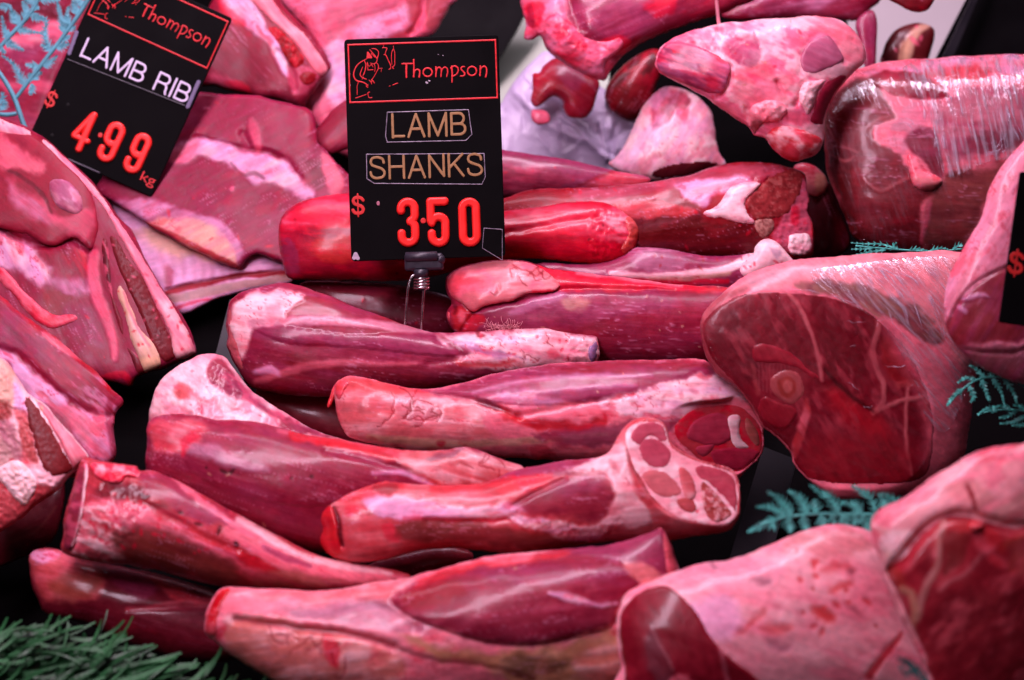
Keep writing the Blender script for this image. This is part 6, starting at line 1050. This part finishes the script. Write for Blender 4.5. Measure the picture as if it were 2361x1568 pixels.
# ------------------------------------------------------------------ plastic ferns
def leaf_blade(V, Fc, pts, w, to, n_teeth, tl, rs, hh=1.0, tw=.75):
    """one pinna: midrib with pointed teeth on both sides, as thin solid slivers"""
    P = catmull(pts, 5, False); d = np.gradient(P, axis=0); d /= np.linalg.norm(d, axis=1)[:, None]+1e-9; nn = np.stack([-d[:, 1], d[:, 0]], 1)
    def sliver(a, b, wa, wb, z0, z1):
        t = (b-a); L = np.linalg.norm(t)+1e-9; t /= L; m = np.array([-t[1], t[0]]); i = len(V)
        for (q, s_, z) in ((a+m*wa, 0, z0), (a-m*wa, 0, z0), (b-m*wb, 0, z1), (b+m*wb, 0, z1)):
            V.append(to(q[0], q[1], z)); V.append(to(q[0], q[1], z-2.2))
        Fc.extend([(i, i+2, i+4, i+6), (i+1, i+7, i+5, i+3), (i, i+1, i+3, i+2), (i+2, i+3, i+5, i+4), (i+4, i+5, i+7, i+6), (i+6, i+7, i+1, i)])
    m = len(P)
    for k in range(m-1):
        f = 1-k/(m-1); sliver(P[k], P[k+1]+d[k]*.5, w*(.18+.6*f), w*(.18+.6*max(0, f-1/m)), hh+3*math.sin(k), hh+3*math.sin(k+1))
    for k in range(n_teeth):
        u = (k+.6)/n_teeth*(m-1); i = min(int(u), m-2); q = P[i]+(P[i+1]-P[i])*(u-i); f = 1-u/(m-1); l = tl*(.12+1.0*f**.8)*(.8+.4*rs.rand())
        for sgn in (1, -1):
            dirn = d[i]*.75+nn[i]*sgn*.8; dirn /= np.linalg.norm(dirn); sliver(q-dirn*w*.2, q+dirn*l, w*tw, w*.08, hh+rs.rand()*3, hh+rs.rand()*9-3)
def fern(name, stems, pinnae, pl, mat, label, group, hh=4, w=2.6, tl=12):
    rs = np.random.RandomState(len(pinnae)*7+3); to = lambda x, y, z: tuple(unproj(float(x), float(y), pl, float(z)))
    root = None
    for i, (pts, ws) in enumerate(stems):
        P = catmull(pts, 5, False); path = [unproj(x, y, pl, hh) for x, y in P]; r = np.interp(np.linspace(0, 1, len(P)), np.linspace(0, 1, len(ws)), ws)*MPP
        o = lathe_tube(name if root is None else 'stem', path, list(r), mat, root, 8)
        if root is None: root = o
    for pts, n in pinnae:
        V, Fc = [], []; leaf_blade(V, Fc, pts, w, to, n, tl, rs, hh); link_mesh('frond', V, Fc, mat, root, False)
    tag(root, label, 'plastic fern', group); return root
K3 = 1327/440*1.7349; Q = lambda *a: [(x/K3, y/K3) for x, y in a]      # measured on an enlarged corner
GF = 'plastic ferns between the cuts'
plF = plane_at(90, 150, .10, .15)
fern('plastic_fern', [(Q((340, 1640), (260, 1430), (180, 1200), (80, 1010), (-40, 830)), [6.5, 6, 6, 6, 5]), (Q((180, 1200), (330, 1000), (470, 820), (640, 600), (790, 400), (960, 160), (1060, 0), (1100, -60)), [4.5, 5.5, 5.5, 5, 5.5, 6, 5]), (Q((-60, 640), (60, 500), (200, 350), (330, 210), (420, 80), (470, -40)), [5, 5.5, 5.5, 5, 4]), (Q((-60, 1370), (80, 1385), (200, 1370)), [5, 6, 5])],
     [(Q((290, 1030), (230, 900), (150, 760), (20, 670)), 12), (Q((330, 1010), (360, 930), (370, 890)), 4), (Q((380, 960), (430, 920), (500, 870)), 6), (Q((380, 1010), (390, 1080), (370, 1140)), 5), (Q((470, 800), (400, 800), (310, 775)), 6), (Q((500, 780), (600, 760), (690, 670)), 8), (Q((620, 620), (560, 500), (540, 380), (560, 250), (480, 190)), 12), (Q((620, 610), (560, 570), (500, 540)), 5), (Q((660, 560), (740, 560), (830, 530)), 6), (Q((780, 400), (760, 300), (720, 150), (690, 20)), 13), (Q((800, 380), (860, 330), (900, 340)), 5), (Q((720, 470), (790, 470), (840, 430)), 6), (Q((830, 300), (800, 220), (830, 80)), 9), (Q((940, 180), (900, 80), (880, 0)), 8), (Q((1000, 80), (960, 20), (900, -20)), 6), (Q((200, 350), (340, 380), (520, 400)), 10), (Q((240, 300), (170, 200), (110, 60)), 11), (Q((300, 240), (320, 120), (270, 20)), 11), (Q((380, 160), (440, 210), (540, 240)), 8), (Q((380, 130), (420, 90), (460, 90)), 4), (Q((60, 500), (140, 540), (290, 610)), 9), (Q((120, 440), (60, 380), (20, 190)), 10), (Q((20, 560), (20, 600), (60, 640)), 4), (Q((-20, 1250), (40, 1180), (20, 1110)), 5), (Q((0, 1330), (50, 1270), (70, 1230)), 5), (Q((420, 60), (380, 10), (300, 0)), 6), (Q((110, 60), (60, 80), (-30, 90)), 6), (Q((480, 0), (600, 5), (720, 0)), 6)],
     plF, TEALB, 'blue green plastic fern standing at the top left corner', GF, hh=4, w=4.6, tl=17)
z6 = lambda *a: [tuple(q) for q in zt(a, 6)]
z9 = lambda *a: [tuple(q) for q in zt(a, 9)]
plA = plane_at(2020, 575, .095, .1)
fern('plastic_fern', [(z6((1960, 150), (1800, 165), (1650, 160), (1500, 150), (1380, 140), (1290, 130)), [2, 2, 2])],
     [(z6((1550, 150), (1450, 120), (1350, 118), (1260, 112)), 8), (z6((1480, 155), (1400, 165), (1330, 180), (1270, 190)), 7), (z6((1560, 155), (1530, 130), (1545, 108)), 4), (z6((1620, 160), (1680, 150), (1740, 160)), 5), (z6((1760, 160), (1820, 145), (1870, 152)), 5), (z6((1400, 145), (1330, 150), (1262, 152)), 5), (z6((1900, 150), (1940, 125), (1960, 125)), 4)], plA, TEAL, 'thin teal fern lying between the two wrapped legs', GF, hh=3, w=3.2, tl=11)
plB = plane_at(2280, 930, .105, .1)
fern('plastic_fern', [(z6((2450, 1010), (2250, 960), (2080, 960), (1950, 1040), (1870, 1130)), [2.6, 2.4, 2])],
     [(z6((1960, 1030), (1900, 1080), (1862, 1135)), 8), (z6((2040, 970), (1980, 960), (1930, 990)), 6), (z6((2100, 960), (2040, 900), (2000, 880)), 6), (z6((2150, 955), (2130, 900), (2060, 870)), 6), (z6((2000, 1010), (2030, 1080), (2010, 1110)), 6), (z6((2080, 970), (2110, 1050), (2130, 1110)), 7), (z6((2150, 965), (2200, 1040), (2220, 1120)), 7), (z6((2220, 965), (2280, 1050), (2300, 1120)), 7), (z6((2300, 970), (2400, 1060), (2400, 1100)), 6), (z6((2300, 965), (2260, 900), (2200, 860)), 7)], plB, TEAL, 'teal fern beside the wrapped leg at the right edge', GF, hh=3, w=5.5, tl=11)
plC = plane_at(2300, 965, .085, .1)
fern('plastic_fern', [(z6((2450, 1180), (2300, 1160), (2180, 1160), (2060, 1185)), [2.4, 2, 1.6])],
     [(z6((2180, 1165), (2120, 1150), (2055, 1190)), 7), (z6((2260, 1160), (2210, 1135), (2140, 1150)), 7), (z6((2300, 1165), (2240, 1200), (2190, 1210)), 6), (z6((2350, 1200), (2280, 1235), (2195, 1245)), 8), (z6((2400, 1240), (2330, 1255), (2270, 1258)), 7), (z6((2380, 1170), (2330, 1140), (2280, 1130)), 6)], plC, TEAL, 'lower teal fern over the dark gap at the right edge', GF, hh=3, w=5.5, tl=10)
plD = plane_at(1900, 1195, .125, .1)
fern('plastic_fern', [(z9((1580, 480), (1440, 525), (1250, 530), (1060, 525), (900, 540), (760, 570), (640, 620)), [2.6, 2.6, 2.4, 2])],
     [(z9((800, 560), (720, 590), (612, 640)), 9), (z9((850, 550), (780, 490), (665, 480)), 9), (z9((890, 545), (830, 450), (735, 385)), 9), (z9((990, 530), (940, 430), (870, 385)), 9), (z9((1040, 525), (1040, 470), (1030, 440)), 4), (z9((1190, 520), (1130, 430), (1080, 400), (1000, 345)), 11), (z9((1330, 525), (1280, 470), (1200, 455)), 8), (z9((1420, 525), (1380, 420), (1320, 380), (1262, 350)), 9), (z9((1480, 510), (1470, 440), (1430, 400)), 7), (z9((1540, 500), (1540, 440), (1460, 400)), 6), (z9((880, 550), (870, 600), (880, 640)), 5), (z9((960, 535), (970, 590), (985, 625)), 5), (z9((1070, 530), (1085, 600), (1085, 655)), 7), (z9((1200, 530), (1230, 600), (1200, 690)), 9), (z9((1330, 530), (1360, 600), (1390, 640)), 8), (z9((1400, 530), (1380, 660), (1310, 750)), 10), (z9((780, 565), (760, 600), (790, 605)), 3), (z9((1130, 525), (1160, 580), (1150, 600)), 4), (z9((1280, 530), (1290, 570), (1280, 590)), 4)],
     plD, TEAL, 'bright teal fern sprig lying above the bottom right leg', GF, hh=3, w=5.0, tl=21)
plE = plane_at(2110, 1545, .165, .1)
fern('plastic_fern', [(z9((1760, 1620), (1680, 1540), (1600, 1460), (1550, 1430)), [3, 3, 2])],
     [(z9((1660, 1530), (1600, 1450), (1545, 1425)), 7), (z9((1690, 1560), (1660, 1480), (1600, 1435)), 7), (z9((1740, 1600), (1720, 1530), (1680, 1480)), 6), (z9((1640, 1530), (1590, 1520), (1570, 1470)), 5)], plE, simple_mat('shaded_fern_plastic', (.04, .20, .19), .5, var=.3), 'small dark teal fern tip at the bottom edge before the open leg', GF, hh=3, w=6, tl=11)  # darker copy of the teal, with shade put into its colour
# ------------------------------------------------------------------ shredded green paper
rs = random.Random(11); V, Fc = [], []
def grass_edge(x):
    return np.interp(x, [0, 130, 250, 330, 420, 520, 600], [1440, 1436, 1460, 1496, 1522, 1552, 1590])
gp = plane_at(250, 1500, .055, .55)
for i in range(520):
    x = -60+rs.random()*700; y = grass_edge(x)+rs.random()**.75*200+8
    if y > 1640: continue
    a = -.30+rs.gauss(0, .30); l = 70+rs.random()**2*130; w_ = 2.2+rs.random()*3.6; z = -25+rs.random()*70; c = rs.gauss(.2, .7); tw = rs.gauss(0, .9); b0 = len(V); n = 7
    if rs.random() < .08: a -= .5
    for k in range(n+1):
        t = k/n; ang = a-c*t; px = x+math.cos(a-c*t*.5)*l*(t-.5); py = y+math.sin(a-c*t*.5)*l*(t-.5); hz = z+20*math.sin(t*2.6+c)
        wx, wy = -math.sin(ang)*w_*(1-.45*t**4), math.cos(ang)*w_*(1-.45*t**4); tz = math.sin(tw+t*1.5)*w_*.8
        for s_, dz in ((1, 0), (-1, 0), (-1, -1.2), (1, -1.2)):
            V.append(unproj(px+wx*s_, py+wy*s_, gp, hz+tz*s_+dz))
    for k in range(n):
        q = b0+4*k
        for e in range(4): Fc.append((q+e, q+(e+1) % 4, q+4+(e+1) % 4, q+4+e))
    Fc.append((b0, b0+1, b0+2, b0+3)[::-1]); Fc.append((b0+4*n, b0+4*n+1, b0+4*n+2, b0+4*n+3))
o = link_mesh('shredded_paper', V, Fc, GRASSM, None, False); tag(o, 'green shredded paper grass along the bottom left corner', 'paper grass', kind='stuff')
_o1 = T1P.obj; _o1['_o'] = list(_o1.location)
_dS = (at(1660, 60, .115)-CL) @ FWD-.045
lathe_tube('tendon_string', [CL+ray(x, y)*_dS for x, y in sm([(1650, -30), (1653, 10), (1657, 50), (1663, 80), (1666, 92)])], [4.5*MPP]*16+[3*MPP], simple_mat('pink_sinew', (.66, .22, .28), .3, var=.2), _o1, 8)
# creases of the gathered film, their glints put into a pale colour
def crease_material():
    m, N, L, bb = new_mat('film_crease'); tc = N.new('ShaderNodeTexCoord'); n = N.new('ShaderNodeTexNoise'); n.inputs['Scale'].default_value = 90; L.new(tc.outputs['Object'], n.inputs['Vector'])
    r = N.new('ShaderNodeMapRange'); r.inputs[1].default_value = .42; r.inputs[2].default_value = .72; r.inputs[3].default_value = .0; r.inputs[4].default_value = .42; L.new(n.outputs['Fac'], r.inputs[0])
    L.new(r.outputs[0], bb.inputs['Alpha']); bb.inputs['Base Color'].default_value = (.72, .60, .76, 1); bb.inputs['Roughness'].default_value = .15; bb.inputs['Specular IOR Level'].default_value = .8
    return m
CREASE = crease_material()
def creases(P, lines, seed):
    rs = random.Random(seed); V, Fc = [], []
    hq = lambda x, y: float(P.H[int(np.clip((y-P.Y[0, 0])/P.step, 0, P.H.shape[0]-1)), int(np.clip((x-P.X[0, 0])/P.step, 0, P.H.shape[1]-1))])
    for pts, r, z in lines:
        Q = catmull(zt(pts, z), 10, False); m = len(Q); b0 = len(V); ph = rs.random()*6
        for i, (x, y) in enumerate(Q):
            d = Q[min(i+1, m-1)]-Q[max(i-1, 0)]; d = d/(np.linalg.norm(d)+1e-9); nrm = np.array([-d[1], d[0]]); e = math.sin(math.pi*i/(m-1))**.5
            w = (.25+r*e*(.6+.4*math.sin(i*.9+ph))); x += nrm[0]*1.2*math.sin(i*.7+ph); y += nrm[1]*1.2*math.sin(i*.7+ph); h = hq(x, y)+5
            for a, bz in ((-w, 0), (0, w*1.6), (w, 0), (0, -.4)): V.append(unproj(x+nrm[0]*a, y+nrm[1]*a, P.pl, h+bz))
        for i in range(m-1):
            for e in range(4): q = b0+4*i; Fc.append((q+e, q+(e+1) % 4, q+4+(e+1) % 4, q+4+e))
    P.obj['_o'] = list(P.obj.location); link_mesh('gathered_film', V, Fc, CREASE, P.obj, True)
rs = random.Random(21)
ln = []
for i in range(13):
    x = 1700+rs.random()*620; y = 400+rs.random()*420; l = 120+rs.random()*330; k = .12+rs.random()*.25; ln.append(([(x, y), (x+l*k*.4, y+l*.5), (x+l*k, y+l)], .9+rs.random()*2.6, 3))
for i in range(9): x = 1745+i*9; ln.append(([(x, 600+rs.random()*60), (x+28, 800), (x+70+rs.random()*30, 1080+rs.random()*40)], .8+rs.random()*.8, 3))
for i in range(8): x = 1990+rs.random()*220; y = 880+rs.random()*110; a = -.5+rs.gauss(0, .5); ln.append(([(x, y), (x+45*math.cos(a), y+45*math.sin(a)+rs.gauss(0, 9)), (x+95*math.cos(a), y+95*math.sin(a))], .8+rs.random(), 3))
for i in range(7): x = 1420+rs.random()*180; y = 560+rs.random()*240; a = .35+rs.gauss(0, .25); ln.append(([(x, y), (x+50*math.cos(a), y+50*math.sin(a)), (x+110*math.cos(a), y+110*math.sin(a)+8)], .5+rs.random()*.5, 3))
creases(LEG1, ln, 5)
ln = []
for i in range(13):
    u = rs.random(); x = 1150+u*560; y = 215+u*30+rs.random()*60; l = .55+.4*rs.random(); ln.append(([(x, y), (x+190*l, y+110*l), (x+350*l, y+330*l), (x+430*l, y+600*l)], 1.0+rs.random()*2.2, 6))
for q in ([(1235, 600), (1290, 612), (1362, 603)], [(1255, 765), (1310, 745), (1350, 755)], [(1465, 880), (1530, 890), (1605, 884)], [(1245, 985), (1290, 1020), (1365, 1085)], [(1565, 978), (1600, 1000), (1650, 1005)], [(1335, 1135), (1370, 1145), (1400, 1135)], [(860, 410), (950, 405), (1120, 440), (1290, 490)], [(1350, 700), (1375, 715), (1385, 705)], [(1360, 790), (1380, 800), (1392, 790)], [(1420, 640), (1440, 600), (1480, 590)]): ln.append((q, 1.7, 6))
creases(LEG2, ln, 6)
# tuft of wool on the purple shank
rs = random.Random(3); V, Fc = [], []
po = SH_E.obj; tuft = None
Hs = lambda x, y: float(SH_E.H[int(np.clip((y-SH_E.Y[0, 0])/SH_E.step, 0, SH_E.H.shape[0]-1)), int(np.clip((x-SH_E.X[0, 0])/SH_E.step, 0, SH_E.H.shape[1]-1))])
for i in range(95):
    x, y = zt([(1080+rs.random()*220, 668+rs.random()*55)], 5)[0]; a = rs.gauss(.35 if x < 1155 else -.3, .5)+ (math.pi if rs.random() < .4 else 0); P = []; l = 9+rs.random()*14; c = rs.gauss(0, .9)
    for k in range(7):
        t = k/6; P.append(unproj(x+math.cos(a+c*t)*l*t, y+math.sin(a+c*t)*l*t, SH_E.pl, Hs(x, y)+5+8*math.sin(t*3)))
    P = np.array(P); b0 = len(V); r = .4*MPP
    for q in P:
        for k in range(4): V.append(q+(RGT*math.cos(k*math.pi/2)+UPV*math.sin(k*math.pi/2))*r)
    for k in range(6):
        for e in range(4): Fc.append((b0+4*k+e, b0+4*k+(e+1) % 4, b0+4*k+4+(e+1) % 4, b0+4*k+4+e))
link_mesh('wool_tuft', V, Fc, simple_mat('pink_wool', (.78, .30, .34), .8), po, True)
# ------------------------------------------------------------------ tidy up
for o in S.objects:
    if '_o' in o.keys(): del o['_o']
